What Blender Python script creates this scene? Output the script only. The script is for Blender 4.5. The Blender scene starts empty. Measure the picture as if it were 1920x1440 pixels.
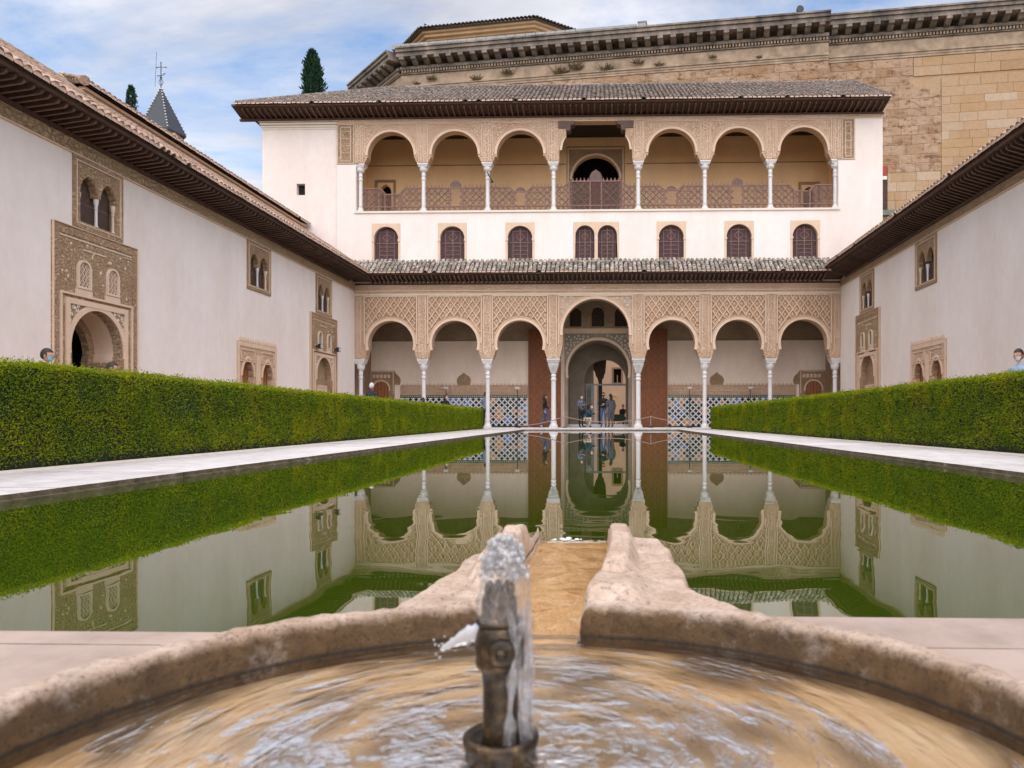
import bpy, math, random
import numpy as np
from mathutils import Vector, Matrix, noise
from mathutils.geometry import tessellate_polygon
random.seed(7); np.random.seed(7)
R = math.radians
PI = math.pi
scene = bpy.context.scene
col = scene.collection

# ------------------------------------------------------------------ camera
cam_d = bpy.data.cameras.new('camera')
cam = bpy.data.objects.new('camera', cam_d); col.objects.link(cam)
cam.location = (0, 0, 0.47)
cam.rotation_euler = (R(90), 0, 0.029)
cam_d.sensor_width = 36; cam_d.lens = 27.0
cam_d.shift_x = -0.0657; cam_d.shift_y = 0.0344
cam_d.clip_start = 0.05; cam_d.clip_end = 6000
cam_d.dof.use_dof = True; cam_d.dof.focus_distance = 14.0; cam_d.dof.aperture_fstop = 6.0
scene.camera = cam

# ------------------------------------------------------------------ sky, sun, exposure
SUN_EL, SUN_AZ = R(58), R(172)       # azimuth measured from +Y (the view direction) clockwise
world = bpy.data.worlds.new('World'); scene.world = world; world.use_nodes = True
wt = world.node_tree; wt.nodes.clear()
def wn(t, **k):
    n = wt.nodes.new(t)
    for a, b in k.items(): setattr(n, a, b)
    return n
wl = wt.links.new
w_out = wn('ShaderNodeOutputWorld'); w_bg = wn('ShaderNodeBackground'); w_bg.inputs[1].default_value = 0.08
sky = wn('ShaderNodeTexSky', sky_type='NISHITA', sun_disc=False, sun_elevation=SUN_EL, sun_rotation=SUN_AZ)
sky.air_density = 1.0; sky.dust_density = 0.6; sky.ozone_density = 1.2
tc = wn('ShaderNodeTexCoord'); sep = wn('ShaderNodeSeparateXYZ'); wl(tc.outputs['Generated'], sep.inputs[0])
zz = wn('ShaderNodeMath', operation='MAXIMUM'); wl(sep.outputs[2], zz.inputs[0]); zz.inputs[1].default_value = 0.0
za = wn('ShaderNodeMath', operation='ADD'); wl(zz.outputs[0], za.inputs[0]); za.inputs[1].default_value = 0.22
cx_ = wn('ShaderNodeMath', operation='DIVIDE'); wl(sep.outputs[0], cx_.inputs[0]); wl(za.outputs[0], cx_.inputs[1])
cy_ = wn('ShaderNodeMath', operation='DIVIDE'); wl(sep.outputs[1], cy_.inputs[0]); wl(za.outputs[0], cy_.inputs[1])
cmb = wn('ShaderNodeCombineXYZ'); wl(cx_.outputs[0], cmb.inputs[0]); wl(cy_.outputs[0], cmb.inputs[1])
mp = wn('ShaderNodeMapping'); wl(cmb.outputs[0], mp.inputs[0]); mp.inputs['Location'].default_value = (3.4, 1.7, 0.4)
mp.inputs['Rotation'].default_value = (0, 0, R(25)); mp.inputs['Scale'].default_value = (0.9, 1.5, 1)
n1 = wn('ShaderNodeTexNoise'); n1.inputs['Scale'].default_value = 1.15; n1.inputs['Detail'].default_value = 9; n1.inputs['Roughness'].default_value = 0.62
n1.inputs['Distortion'].default_value = 0.35
wl(mp.outputs[0], n1.inputs['Vector'])
rmp = wn('ShaderNodeValToRGB'); wl(n1.outputs[0], rmp.inputs[0])
rmp.color_ramp.elements[0].position = 0.41; rmp.color_ramp.elements[1].position = 0.56
n2 = wn('ShaderNodeTexNoise'); n2.inputs['Scale'].default_value = 2.6; n2.inputs['Detail'].default_value = 7
wl(mp.outputs[0], n2.inputs['Vector'])
rm2 = wn('ShaderNodeValToRGB'); wl(n2.outputs[0], rm2.inputs[0])
rm2.color_ramp.elements[0].position = 0.3; rm2.color_ramp.elements[1].position = 0.72
rm2.color_ramp.elements[0].color = (2.5, 2.6, 3.0, 1); rm2.color_ramp.elements[1].color = (4.6, 4.6, 4.85, 1)
mx = wn('ShaderNodeMix', data_type='RGBA'); wl(rmp.outputs[0], mx.inputs[0]); wl(sky.outputs[0], mx.inputs[6]); wl(rm2.outputs[0], mx.inputs[7])
wl(mx.outputs[2], w_bg.inputs[0]); wl(w_bg.outputs[0], w_out.inputs[0])

sun_d = bpy.data.lights.new('sun', 'SUN'); sun_d.energy = 1.5; sun_d.angle = R(110); sun_d.color = (1.0, 0.905, 0.83)
sun = bpy.data.objects.new('sun', sun_d); col.objects.link(sun)
sdir = Vector((math.sin(SUN_AZ)*math.cos(SUN_EL), math.cos(SUN_AZ)*math.cos(SUN_EL), math.sin(SUN_EL)))
sun.rotation_euler = sdir.to_track_quat('Z', 'Y').to_euler()
sun.location = sdir*60
vs = scene.view_settings; vs.view_transform = 'Standard'; vs.look = 'None'; vs.gamma = 1; vs.exposure = 1.52
scene.cycles.use_denoising = True
scene.cycles.max_bounces = 7; scene.cycles.diffuse_bounces = 4; scene.cycles.glossy_bounces = 4; scene.cycles.transparent_max_bounces = 12
scene.cycles.caustics_reflective = False; scene.cycles.caustics_refractive = False

# ------------------------------------------------------------------ materials
MATS = {}
def node_mat(name):
    m = bpy.data.materials.new(name); m.use_nodes = True; t = m.node_tree
    b = t.nodes['Principled BSDF']; MATS[name] = m
    return m, t, b
def NN(t, typ, **k):
    n = t.nodes.new(typ)
    for a, v in k.items():
        if a.startswith('i_'):
            n.inputs[a[2:].replace('_', ' ')].default_value = v
        else: setattr(n, a, v)
    return n
def ramp(t, fac, stops):
    r = t.nodes.new('ShaderNodeValToRGB'); t.links.new(fac, r.inputs[0])
    e = r.color_ramp.elements
    while len(e) < len(stops): e.new(0.5)
    for i, (p, c) in enumerate(stops):
        e[i].position = p; e[i].color = (c[0], c[1], c[2], 1) if not isinstance(c, (int, float)) else (c, c, c, 1)
    return r
def mixc(t, f, a, b, mode='MIX'):
    m = t.nodes.new('ShaderNodeMix'); m.data_type = 'RGBA'; m.blend_type = mode
    for i, s in ((0, f), (6, a), (7, b)):
        if isinstance(s, (int, float)): m.inputs[i].default_value = s
        elif isinstance(s, tuple): m.inputs[i].default_value = (s[0], s[1], s[2], 1)
        else: t.links.new(s, m.inputs[i])
    return m.outputs[2]
def pos(t):
    return t.nodes.new('ShaderNodeNewGeometry').outputs['Position']
def rnd01(t):
    g = t.nodes.new('ShaderNodeNewGeometry'); o = t.nodes.new('ShaderNodeObjectInfo')
    a = t.nodes.new('ShaderNodeMath'); a.operation = 'ADD'
    t.links.new(g.outputs['Random Per Island'], a.inputs[0]); t.links.new(o.outputs['Random'], a.inputs[1])
    f = t.nodes.new('ShaderNodeMath'); f.operation = 'FRACT'; t.links.new(a.outputs[0], f.inputs[0])
    return f.outputs[0]
def nz(t, scale, detail=5, rough=0.6, vec=None, dist=0.0, sc3=None):
    n = NN(t, 'ShaderNodeTexNoise'); n.inputs['Scale'].default_value = scale; n.inputs['Detail'].default_value = detail
    n.inputs['Roughness'].default_value = rough; n.inputs['Distortion'].default_value = dist
    v = vec if vec is not None else pos(t)
    if sc3:
        mpp = NN(t, 'ShaderNodeMapping'); mpp.inputs['Scale'].default_value = sc3; t.links.new(v, mpp.inputs[0]); v = mpp.outputs[0]
    t.links.new(v, n.inputs['Vector'])
    return n.outputs['Fac']
def bump(t, b, h, strength, dist, prev=None):
    n = NN(t, 'ShaderNodeBump'); n.inputs['Strength'].default_value = strength; n.inputs['Distance'].default_value = dist
    t.links.new(h, n.inputs['Height'])
    if prev: t.links.new(prev.outputs[0], n.inputs['Normal'])
    t.links.new(n.outputs[0], b.inputs['Normal'])
    return n
def simple(name, c, rough=0.8, var=0.0, scale=6, bs=None, metallic=0.0, rnd=0.0, c2=None, spec=None):
    m, t, b = node_mat(name)
    b.inputs['Roughness'].default_value = rough; b.inputs['Metallic'].default_value = metallic
    if spec is not None: b.inputs['Specular IOR Level'].default_value = spec
    c2 = c2 or tuple(max(0, x*(1-var)) for x in c)
    f = nz(t, scale)
    rr = ramp(t, f, [(0.3, c2), (0.7, c)]); o = rr.outputs[0]
    if rnd:
        r = rnd01(t); rr2 = ramp(t, r, [(0, 1-rnd), (1, 1+rnd)])
        o = mixc(t, 1.0, o, rr2.outputs[0], 'MULTIPLY')
    t.links.new(o, b.inputs['Base Color'])
    if bs: bump(t, b, nz(t, bs[0], 6), bs[1], bs[2] if len(bs) > 2 else 0.01)
    return m

def plaster(name, c, stain):
    m, t, b = node_mat(name); b.inputs['Roughness'].default_value = 0.9; b.inputs['Specular IOR Level'].default_value = 0.2
    big = ramp(t, nz(t, 0.5, 6, 0.65, sc3=(1, 1, 0.45)), [(0.35, 0.0), (0.75, 1.0)])
    o = mixc(t, big.outputs[0], c, stain)
    fine = ramp(t, nz(t, 3.5, 7, 0.72, sc3=(1, 1, 0.7)), [(0.3, 0.95), (0.7, 1.03)])
    o = mixc(t, 1.0, o, fine.outputs[0], 'MULTIPLY')
    run = ramp(t, nz(t, 1.0, 5, 0.6, sc3=(2.6, 2.6, 0.13)), [(0.56, 0.0), (0.74, 0.16)])
    o = mixc(t, run.outputs[0], o, tuple(q*.80 for q in stain))
    spots = ramp(t, nz(t, 2.3, 2, 0.5), [(0.80, 1.0), (0.815, 0.72)])
    o = mixc(t, 1.0, o, spots.outputs[0], 'MULTIPLY')
    t.links.new(o, b.inputs['Base Color'])
    n = bump(t, b, nz(t, 1.2, 5), 0.35, 0.02); bump(t, b, nz(t, 25, 4), 0.25, 0.003, n)
    return m
plaster('plaster', (0.85, 0.77, 0.72), (0.76, 0.65, 0.575))
plaster('plaster_back', (0.93, 0.79, 0.67), (0.78, 0.62, 0.50))
plaster('plaster_ochre', (0.88, 0.60, 0.33), (0.72, 0.49, 0.27))
plaster('plaster_peach', (0.80, 0.58, 0.40), (0.70, 0.49, 0.33))
plaster('plaster_cream', (0.78, 0.70, 0.60), (0.70, 0.61, 0.50))

def carved(name, c, c2, scale, strength=0.9, depth=0.03, light=None):
    m, t, b = node_mat(name); b.inputs['Roughness'].default_value = 0.9; b.inputs['Specular IOR Level'].default_value = 0.15
    v = pos(t)
    dn = NN(t, 'ShaderNodeTexNoise'); dn.inputs['Scale'].default_value = scale*0.6; dn.inputs['Detail'].default_value = 1
    t.links.new(v, dn.inputs['Vector'])
    wv = NN(t, 'ShaderNodeVectorMath', operation='MULTIPLY_ADD'); t.links.new(dn.outputs['Color'], wv.inputs[0])
    wv.inputs[1].default_value = (0.12, 0.12, 0.12); t.links.new(v, wv.inputs[2])
    vo = NN(t, 'ShaderNodeTexVoronoi', feature='DISTANCE_TO_EDGE'); vo.inputs['Scale'].default_value = scale
    t.links.new(wv.outputs[0], vo.inputs['Vector'])
    r1 = ramp(t, vo.outputs['Distance'], [(0.02, 0.0), (0.10, 1.0), (0.2, 0.55), (0.4, 0.9)])
    vo2 = NN(t, 'ShaderNodeTexVoronoi', feature='SMOOTH_F1'); vo2.inputs['Scale'].default_value = scale*2.3
    t.links.new(wv.outputs[0], vo2.inputs['Vector'])
    big = ramp(t, nz(t, 1.1, 5, 0.65), [(0.35, c2), (0.68, c)])
    o = big.outputs[0]
    if light:
        lf = ramp(t, nz(t, 3.7, 5, 0.7), [(0.60, 0.0), (0.68, 1.0)])
        o = mixc(t, lf.outputs[0], o, light)
    fine = ramp(t, nz(t, 16, 5, 0.7), [(0.3, 0.86), (0.7, 1.1)])
    o = mixc(t, 1.0, o, fine.outputs[0], 'MULTIPLY')
    t.links.new(o, b.inputs['Base Color'])
    n = bump(t, b, r1.outputs[0], strength, depth)
    n = bump(t, b, vo2.outputs['Distance'], strength*0.6, depth*0.6, n)
    return m
carved('stucco_tan', (0.74, 0.525, 0.375), (0.63, 0.425, 0.285), 9)
carved('stucco_lattice', (0.76, 0.555, 0.40), (0.66, 0.46, 0.315), 13, 0.6, 0.015, (0.68, 0.55, 0.42))
carved('stucco_brown', (0.55, 0.375, 0.235), (0.45, 0.295, 0.18), 11, 1.0, 0.03, (0.64, 0.49, 0.35))
carved('stucco_dark', (0.54, 0.40, 0.275), (0.40, 0.29, 0.195), 9, 0.9, 0.03)
carved('stucco_ground', (0.52, 0.355, 0.235), (0.43, 0.29, 0.185), 14, 0.7, 0.015)
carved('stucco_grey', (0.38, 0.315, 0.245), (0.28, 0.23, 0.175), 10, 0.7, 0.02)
carved('frieze_green', (0.58, 0.41, 0.26), (0.47, 0.325, 0.195), 7, 1.0, 0.04)
simple('stucco_plain', (0.74, 0.54, 0.39), 0.9, 0.14, 3, (20, 0.35, 0.006))
simple('stucco_cream', (0.72, 0.565, 0.43), 0.9, 0.12, 4, (22, 0.3, 0.005))
simple('stucco_white', (0.80, 0.72, 0.62), 0.85, 0.1, 6)
simple('marble', (0.72, 0.69, 0.67), 0.45, 0.10, 2.5, (9, 0.12, 0.004))
simple('marble_grey', (0.60, 0.565, 0.54), 0.6, 0.25, 7, (24, 0.5, 0.008))
simple('wood_dark', (0.085, 0.042, 0.026), 0.75, 0.45, 5, (40, 0.3, 0.004), rnd=0.25)
simple('wood_edge', (0.155, 0.088, 0.062), 0.7, 0.4, 7, (40, 0.3, 0.004), rnd=0.3)
simple('wood_black', (0.018, 0.012, 0.01), 0.8, 0.4, 3)
simple('wood_purple', (0.26, 0.135, 0.10), 0.7, 0.35, 6, (40, 0.3, 0.003))
simple('wood_violet', (0.155, 0.085, 0.095), 0.65, 0.35, 6, (40, 0.3, 0.003))
simple('wood_orange', (0.36, 0.13, 0.04), 0.6, 0.4, 4, (30, 0.3, 0.004))
simple('wood_corbel', (0.17, 0.105, 0.085), 0.75, 0.4, 9, (30, 0.5, 0.01))
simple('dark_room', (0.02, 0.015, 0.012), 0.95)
simple('black_metal', (0.02, 0.02, 0.022), 0.45, 0.2, 9)
simple('lamp_glass', (0.62, 0.62, 0.62), 0.25)
simple('rope', (0.34, 0.22, 0.17), 0.8)
simple('slate', (0.038, 0.045, 0.058), 0.6, 0.3, 8, (12, 0.4, 0.02))
simple('lead_white', (0.66, 0.67, 0.66), 0.5, 0.2, 8)
simple('lead_panel', (0.34, 0.35, 0.345), 0.5, 0.25, 4)
simple('lead_grey', (0.36, 0.365, 0.37), 0.55, 0.25, 5)
simple('iron_blue', (0.05, 0.07, 0.085), 0.5)
simple('grout', (0.36, 0.30, 0.25), 0.9, 0.3, 12)
simple('soil', (0.055, 0.037, 0.024), 0.95, 0.4, 9, (14, 0.7, 0.03))
simple('hedge_core', (0.014, 0.022, 0.006), 0.95, 0.5, 8)
simple('bark', (0.11, 0.075, 0.05), 0.9, 0.4, 12, (18, 0.7, 0.02))
simple('earth', (0.20, 0.16, 0.11), 0.95, 0.3, 0.3)
simple('dry_weed', (0.16, 0.11, 0.055), 0.9, 0.4, 20)
simple('feather', (0.05, 0.052, 0.06), 0.8, 0.3, 30)
simple('red_paint', (0.35, 0.03, 0.02), 0.6)
simple('verdigris', (0.22, 0.24, 0.20), 0.8, 0.4, 3, (9, 0.5, 0.02))

def tile_mat(name, stops, lichen, lf=(0.5, 0.62)):
    m, t, b = node_mat(name); b.inputs['Roughness'].default_value = 0.85; b.inputs['Specular IOR Level'].default_value = 0.3
    r = ramp(t, rnd01(t), stops)
    l = ramp(t, nz(t, 9, 6, 0.7), [(lf[0], 0.0), (lf[1], 1.0)])
    o = mixc(t, l.outputs[0], r.outputs[0], lichen)
    fine = ramp(t, nz(t, 40, 4, 0.7), [(0.3, 0.8), (0.7, 1.15)])
    o = mixc(t, 1.0, o, fine.outputs[0], 'MULTIPLY')
    t.links.new(o, b.inputs['Base Color']); bump(t, b, nz(t, 55, 5), 0.5, 0.006)
tile_mat('tile_wing', [(0, (0.34, 0.215, 0.145)), (0.35, (0.46, 0.30, 0.215)), (0.7, (0.54, 0.38, 0.29)), (1, (0.27, 0.19, 0.14))], (0.14, 0.115, 0.085), (0.52, 0.66))
tile_mat('tile_upper', [(0, (0.28, 0.20, 0.16)), (0.4, (0.20, 0.165, 0.14)), (0.75, (0.40, 0.30, 0.25)), (1, (0.15, 0.135, 0.12))], (0.095, 0.09, 0.075), (0.44, 0.6))
tile_mat('tile_lower', [(0, (0.55, 0.46, 0.40)), (0.3, (0.30, 0.235, 0.19)), (0.6, (0.62, 0.54, 0.48)), (1, (0.20, 0.17, 0.13))], (0.075, 0.078, 0.055), (0.46, 0.58))
simple('mortar', (0.72, 0.50, 0.385), 0.9, 0.35, 3, (30, 0.5, 0.008))
simple('tile_pan', (0.16, 0.12, 0.09), 0.9, 0.5, 9, (30, 0.6, 0.01))
simple('tile_pan_green', (0.045, 0.05, 0.035), 0.85, 0.5, 9, (30, 0.6, 0.01))

def stone_block(name, stops, pit):
    m, t, b = node_mat(name); b.inputs['Roughness'].default_value = 0.92; b.inputs['Specular IOR Level'].default_value = 0.15
    r = ramp(t, rnd01(t), stops); o = r.outputs[0]
    if pit:
        p = ramp(t, nz(t, 1.7, 7, 0.72, sc3=(1, 1, 1.7)), [(0.50, 0.0), (0.63, 1.0)])
        o = mixc(t, p.outputs[0], o, (0.20, 0.115, 0.065))
        l = ramp(t, nz(t, 0.6, 5, 0.6), [(0.5, 0.0), (0.7, 0.6)])
        o = mixc(t, l.outputs[0], o, (0.50, 0.365, 0.26))
    else:
        l = ramp(t, nz(t, 0.35, 6, 0.6), [(0.5, 0.0), (0.72, 0.5)])
        o = mixc(t, l.outputs[0], o, (0.50, 0.385, 0.27))
    fine = ramp(t, nz(t, 5, 7, 0.75), [(0.3, 0.84), (0.7, 1.1)])
    o = mixc(t, 1.0, o, fine.outputs[0], 'MULTIPLY')
    t.links.new(o, b.inputs['Base Color'])
    n = bump(t, b, nz(t, 1.7, 7, 0.72, sc3=(1, 1, 1.7)), 0.9 if pit else 0.3, -0.12 if pit else 0.03)
    bump(t, b, nz(t, 9, 5), 0.5, 0.02, n)
stone_block('ashlar', [(0, (0.42, 0.265, 0.14)), (0.3, (0.45, 0.305, 0.185)), (0.6, (0.43, 0.275, 0.15)), (0.85, (0.50, 0.375, 0.265)), (1, (0.37, 0.23, 0.12))], False)
stone_block('ashlar_pitted', [(0, (0.40, 0.255, 0.155)), (0.5, (0.48, 0.33, 0.22)), (1, (0.37, 0.225, 0.13))], True)
def cornice_mat():
    m, t, b = node_mat('cornice_stone'); b.inputs['Roughness'].default_value = 0.92
    p = ramp(t, nz(t, 0.8, 8, 0.7, sc3=(1, 1, 0.6)), [(0.34, (0.075, 0.066, 0.058)), (0.52, (0.21, 0.175, 0.145)), (0.72, (0.42, 0.35, 0.29))])
    t.links.new(p.outputs[0], b.inputs['Base Color']); bump(t, b, nz(t, 4, 7), 0.6, 0.05)
cornice_mat()
simple('frieze_stone', (0.50, 0.37, 0.255), 0.9, 0.5, 1.6, (5, 0.5, 0.03))
simple('frieze_gold', (0.60, 0.40, 0.225), 0.9, 0.25, 0.9, (5, 0.5, 0.03))

def leaf_mat(name, stops, patch, amt=0.6, trans=0.25):
    m, t, b = node_mat(name); b.inputs['Roughness'].default_value = 0.6; b.inputs['Specular IOR Level'].default_value = 0.12
    r = ramp(t, rnd01(t), stops)
    p = ramp(t, nz(t, 1.6, 5, 0.65), [(0.46, 0.0), (0.66, amt)])
    o = mixc(t, p.outputs[0], r.outputs[0], patch)
    t.links.new(o, b.inputs['Base Color'])
    tr = NN(t, 'ShaderNodeBsdfTranslucent'); t.links.new(o, tr.inputs[0])
    ms = NN(t, 'ShaderNodeMixShader'); ms.inputs[0].default_value = trans
    t.links.new(b.outputs[0], ms.inputs[1]); t.links.new(tr.outputs[0], ms.inputs[2])
    t.links.new(ms.outputs[0], t.nodes['Material Output'].inputs[0])
leaf_mat('hedge_leaf', [(0, (0.085, 0.155, 0.008)), (0.4, (0.15, 0.24, 0.010)), (0.8, (0.22, 0.31, 0.012)), (0.95, (0.32, 0.36, 0.02)), (1, (0.30, 0.22, 0.04))], (0.38, 0.37, 0.008), 0.7, 0.45)
leaf_mat('hedge_new', [(0, (0.24, 0.31, 0.012)), (1, (0.42, 0.42, 0.02))], (0.46, 0.42, 0.01), 0.5, 0.4)
leaf_mat('cypress_leaf', [(0, (0.010, 0.030, 0.018)), (0.6, (0.022, 0.055, 0.030)), (1, (0.035, 0.075, 0.035))], (0.03, 0.07, 0.04), 0.3, 0.1)

# water ------------------------------------------------------------
def pool_water():
    m, t, b = node_mat('pool_water')
    b.inputs['Base Color'].default_value = (0.030, 0.054, 0.0018, 1); b.inputs['Roughness'].default_value = 0.0
    b.inputs['IOR'].default_value = 2.05; b.inputs['Specular IOR Level'].default_value = 0.5
    v = pos(t)
    n1 = nz(t, 1.0, 3, 0.5, vec=v, sc3=(1.1, 0.35, 1))
    n2 = nz(t, 6.0, 2, 0.5, vec=v, sc3=(1.0, 0.5, 1))
    # ripples spreading from the channel mouth
    d = NN(t, 'ShaderNodeVectorMath', operation='DISTANCE'); t.links.new(v, d.inputs[0]); d.inputs[1].default_value = (-0.11, 3.12, -0.05)
    dn = NN(t, 'ShaderNodeMath', operation='MULTIPLY_ADD'); t.links.new(nz(t, 1.7, 3, 0.5, vec=v), dn.inputs[0]); dn.inputs[1].default_value = 0.5; t.links.new(d.outputs['Value'], dn.inputs[2])
    k = NN(t, 'ShaderNodeMath', operation='MULTIPLY'); t.links.new(dn.outputs[0], k.inputs[0]); k.inputs[1].default_value = 21.0
    s = NN(t, 'ShaderNodeMath', operation='SINE'); t.links.new(k.outputs[0], s.inputs[0])
    e = NN(t, 'ShaderNodeMath', operation='MULTIPLY'); t.links.new(d.outputs['Value'], e.inputs[0]); e.inputs[1].default_value = -0.9
    ex = NN(t, 'ShaderNodeMath', operation='EXPONENT'); t.links.new(e.outputs[0], ex.inputs[0])
    w = NN(t, 'ShaderNodeMath', operation='MULTIPLY'); t.links.new(s.outputs[0], w.inputs[0]); t.links.new(ex.outputs[0], w.inputs[1])
    b1 = bump(t, b, n1, 1.0, 0.00022); b2 = bump(t, b, n2, 1.0, 0.00003, b1); bump(t, b, w.outputs[0], 1.0, 0.0003, b2)
pool_water()
def clear_water(name, tint, waves, ior=1.5, glare=None):
    m, t, b = node_mat(name); t.nodes.remove(b)
    out = t.nodes['Material Output']
    tr = NN(t, 'ShaderNodeBsdfTransparent'); tr.inputs[0].default_value = (*tint, 1)
    gl = NN(t, 'ShaderNodeBsdfGlossy'); gl.inputs['Roughness'].default_value = 0.03 if not glare else 0.13; gl.inputs['Color'].default_value = (1, 1, 1, 1)
    # two-sided Schlick reflectance, so light also passes out of the water
    geo = NN(t, 'ShaderNodeNewGeometry'); dt = NN(t, 'ShaderNodeVectorMath', operation='DOT_PRODUCT'); t.links.new(geo.outputs['Incoming'], dt.inputs[0]); t.links.new(geo.outputs['Normal'], dt.inputs[1])
    ab = NN(t, 'ShaderNodeMath', operation='ABSOLUTE'); t.links.new(dt.outputs['Value'], ab.inputs[0])
    om = NN(t, 'ShaderNodeMath', operation='SUBTRACT', use_clamp=True); om.inputs[0].default_value = 1.0; t.links.new(ab.outputs[0], om.inputs[1])
    pw = NN(t, 'ShaderNodeMath', operation='POWER'); t.links.new(om.outputs[0], pw.inputs[0]); pw.inputs[1].default_value = 4.0
    f0 = ((ior-1)/(ior+1))**2
    fr = NN(t, 'ShaderNodeMath', operation='MULTIPLY_ADD'); t.links.new(pw.outputs[0], fr.inputs[0]); fr.inputs[1].default_value = 1-f0; fr.inputs[2].default_value = f0
    mxs = NN(t, 'ShaderNodeMixShader'); t.links.new(fr.outputs[0], mxs.inputs[0]); t.links.new(tr.outputs[0], mxs.inputs[1]); t.links.new(gl.outputs[0], mxs.inputs[2])
    t.links.new(mxs.outputs[0], out.inputs[0])
    if glare:      # painted sky glare: masked streaks forced to mirror strongly
        fm = glare(t); mxm = NN(t, 'ShaderNodeMath', operation='MAXIMUM'); t.links.new(fr.outputs[0], mxm.inputs[0]); t.links.new(fm, mxm.inputs[1]); t.links.new(mxm.outputs[0], mxs.inputs[0])
    class D: pass
    prev = None
    for h, st, di in waves(t):
        n = NN(t, 'ShaderNodeBump'); n.inputs['Strength'].default_value = st; n.inputs['Distance'].default_value = di; t.links.new(h, n.inputs['Height'])
        if prev: t.links.new(prev.outputs[0], n.inputs['Normal'])
        prev = n
    if prev:
        t.links.new(prev.outputs[0], dt.inputs[1]); t.links.new(prev.outputs[0], gl.inputs['Normal'])
def basin_waves(t):
    v = pos(t)
    d = NN(t, 'ShaderNodeVectorMath', operation='DISTANCE'); t.links.new(v, d.inputs[0]); d.inputs[1].default_value = (-0.14, 1.06, 0.0)
    sub = NN(t, 'ShaderNodeVectorMath', operation='SUBTRACT'); t.links.new(v, sub.inputs[0]); sub.inputs[1].default_value = (-0.14, 1.06, 0.0)
    # stretch the noise round the nozzle: radius squeezed, angle slow
    sp = NN(t, 'ShaderNodeSeparateXYZ'); t.links.new(sub.outputs[0], sp.inputs[0])
    at = NN(t, 'ShaderNodeMath', operation='ARCTAN2'); t.links.new(sp.outputs[1], at.inputs[0]); t.links.new(sp.outputs[0], at.inputs[1])
    cb = NN(t, 'ShaderNodeCombineXYZ'); t.links.new(d.outputs['Value'], cb.inputs[0]); t.links.new(at.outputs[0], cb.inputs[1])
    a = nz(t, 1.0, 3, 0.55, vec=cb.outputs[0], sc3=(20, 2.6, 1), dist=0.4)
    c = nz(t, 1.0, 4, 0.6, vec=cb.outputs[0], sc3=(52, 9.0, 1), dist=0.3)
    return [(a, 1.0, 0.011), (c, 1.0, 0.003)]
def basin_glare(t):  # noise streaks round the nozzle that paint bright sky glare on the water
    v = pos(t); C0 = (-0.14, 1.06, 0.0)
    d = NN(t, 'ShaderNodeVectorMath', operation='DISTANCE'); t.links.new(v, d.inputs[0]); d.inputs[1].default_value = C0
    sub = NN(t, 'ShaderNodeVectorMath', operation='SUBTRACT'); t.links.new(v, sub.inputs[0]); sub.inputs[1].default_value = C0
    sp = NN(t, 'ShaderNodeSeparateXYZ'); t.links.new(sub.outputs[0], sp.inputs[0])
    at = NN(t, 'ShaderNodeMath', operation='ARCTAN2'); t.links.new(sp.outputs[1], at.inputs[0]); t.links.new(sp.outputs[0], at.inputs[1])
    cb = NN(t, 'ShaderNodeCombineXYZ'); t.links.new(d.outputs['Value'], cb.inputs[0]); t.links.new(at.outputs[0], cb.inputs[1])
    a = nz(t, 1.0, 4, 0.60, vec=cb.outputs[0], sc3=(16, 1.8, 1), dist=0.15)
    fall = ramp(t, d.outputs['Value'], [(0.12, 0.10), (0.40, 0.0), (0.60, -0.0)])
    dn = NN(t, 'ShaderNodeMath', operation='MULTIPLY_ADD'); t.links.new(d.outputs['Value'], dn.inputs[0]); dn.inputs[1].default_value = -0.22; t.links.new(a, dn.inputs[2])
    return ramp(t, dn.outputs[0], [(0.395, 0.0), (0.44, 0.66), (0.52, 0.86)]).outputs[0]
clear_water('basin_water', (0.93, 0.90, 0.84), basin_waves, 1.55, basin_glare)
def chan_waves(t):
    return [(nz(t, 1.0, 4, 0.6, sc3=(16, 9, 1), dist=0.8), 1.0, 0.006)]
clear_water('channel_water', (0.96, 0.90, 0.80), chan_waves, 1.6)
def sheath_waves(t):
    return [(nz(t, 1.0, 5, 0.6, sc3=(90, 90, 38), dist=0.8), 1.0, 0.02)]
clear_water('jet_water', (0.97, 0.97, 0.98), sheath_waves, 1.7)
simple('foam', (0.82, 0.84, 0.85), 0.3, 0.1, 60)
m_, t_, b_ = node_mat('spray'); b_.inputs['Base Color'].default_value = (0.93, 0.94, 0.95, 1); b_.inputs['Roughness'].default_value = 0.08; b_.inputs['Transmission Weight'].default_value = 0.6; b_.inputs['IOR'].default_value = 1.33
def glassm():
    m, t, b = node_mat('glass'); b.inputs['Base Color'].default_value = (0.97, 0.98, 0.98, 1); b.inputs['Transmission Weight'].default_value = 1; b.inputs['Roughness'].default_value = 0.02; b.inputs['IOR'].default_value = 1.33
glassm()
def bronze():
    m, t, b = node_mat('bronze'); b.inputs['Metallic'].default_value = 0.55; b.inputs['Roughness'].default_value = 0.3
    p = ramp(t, nz(t, 38, 5, 0.65), [(0.36, (0.022, 0.016, 0.011)), (0.55, (0.065, 0.042, 0.022)), (0.72, (0.17, 0.105, 0.045))])
    t.links.new(p.outputs[0], b.inputs['Base Color']); bump(t, b, nz(t, 90, 5), 0.5, 0.003)
bronze()
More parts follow.
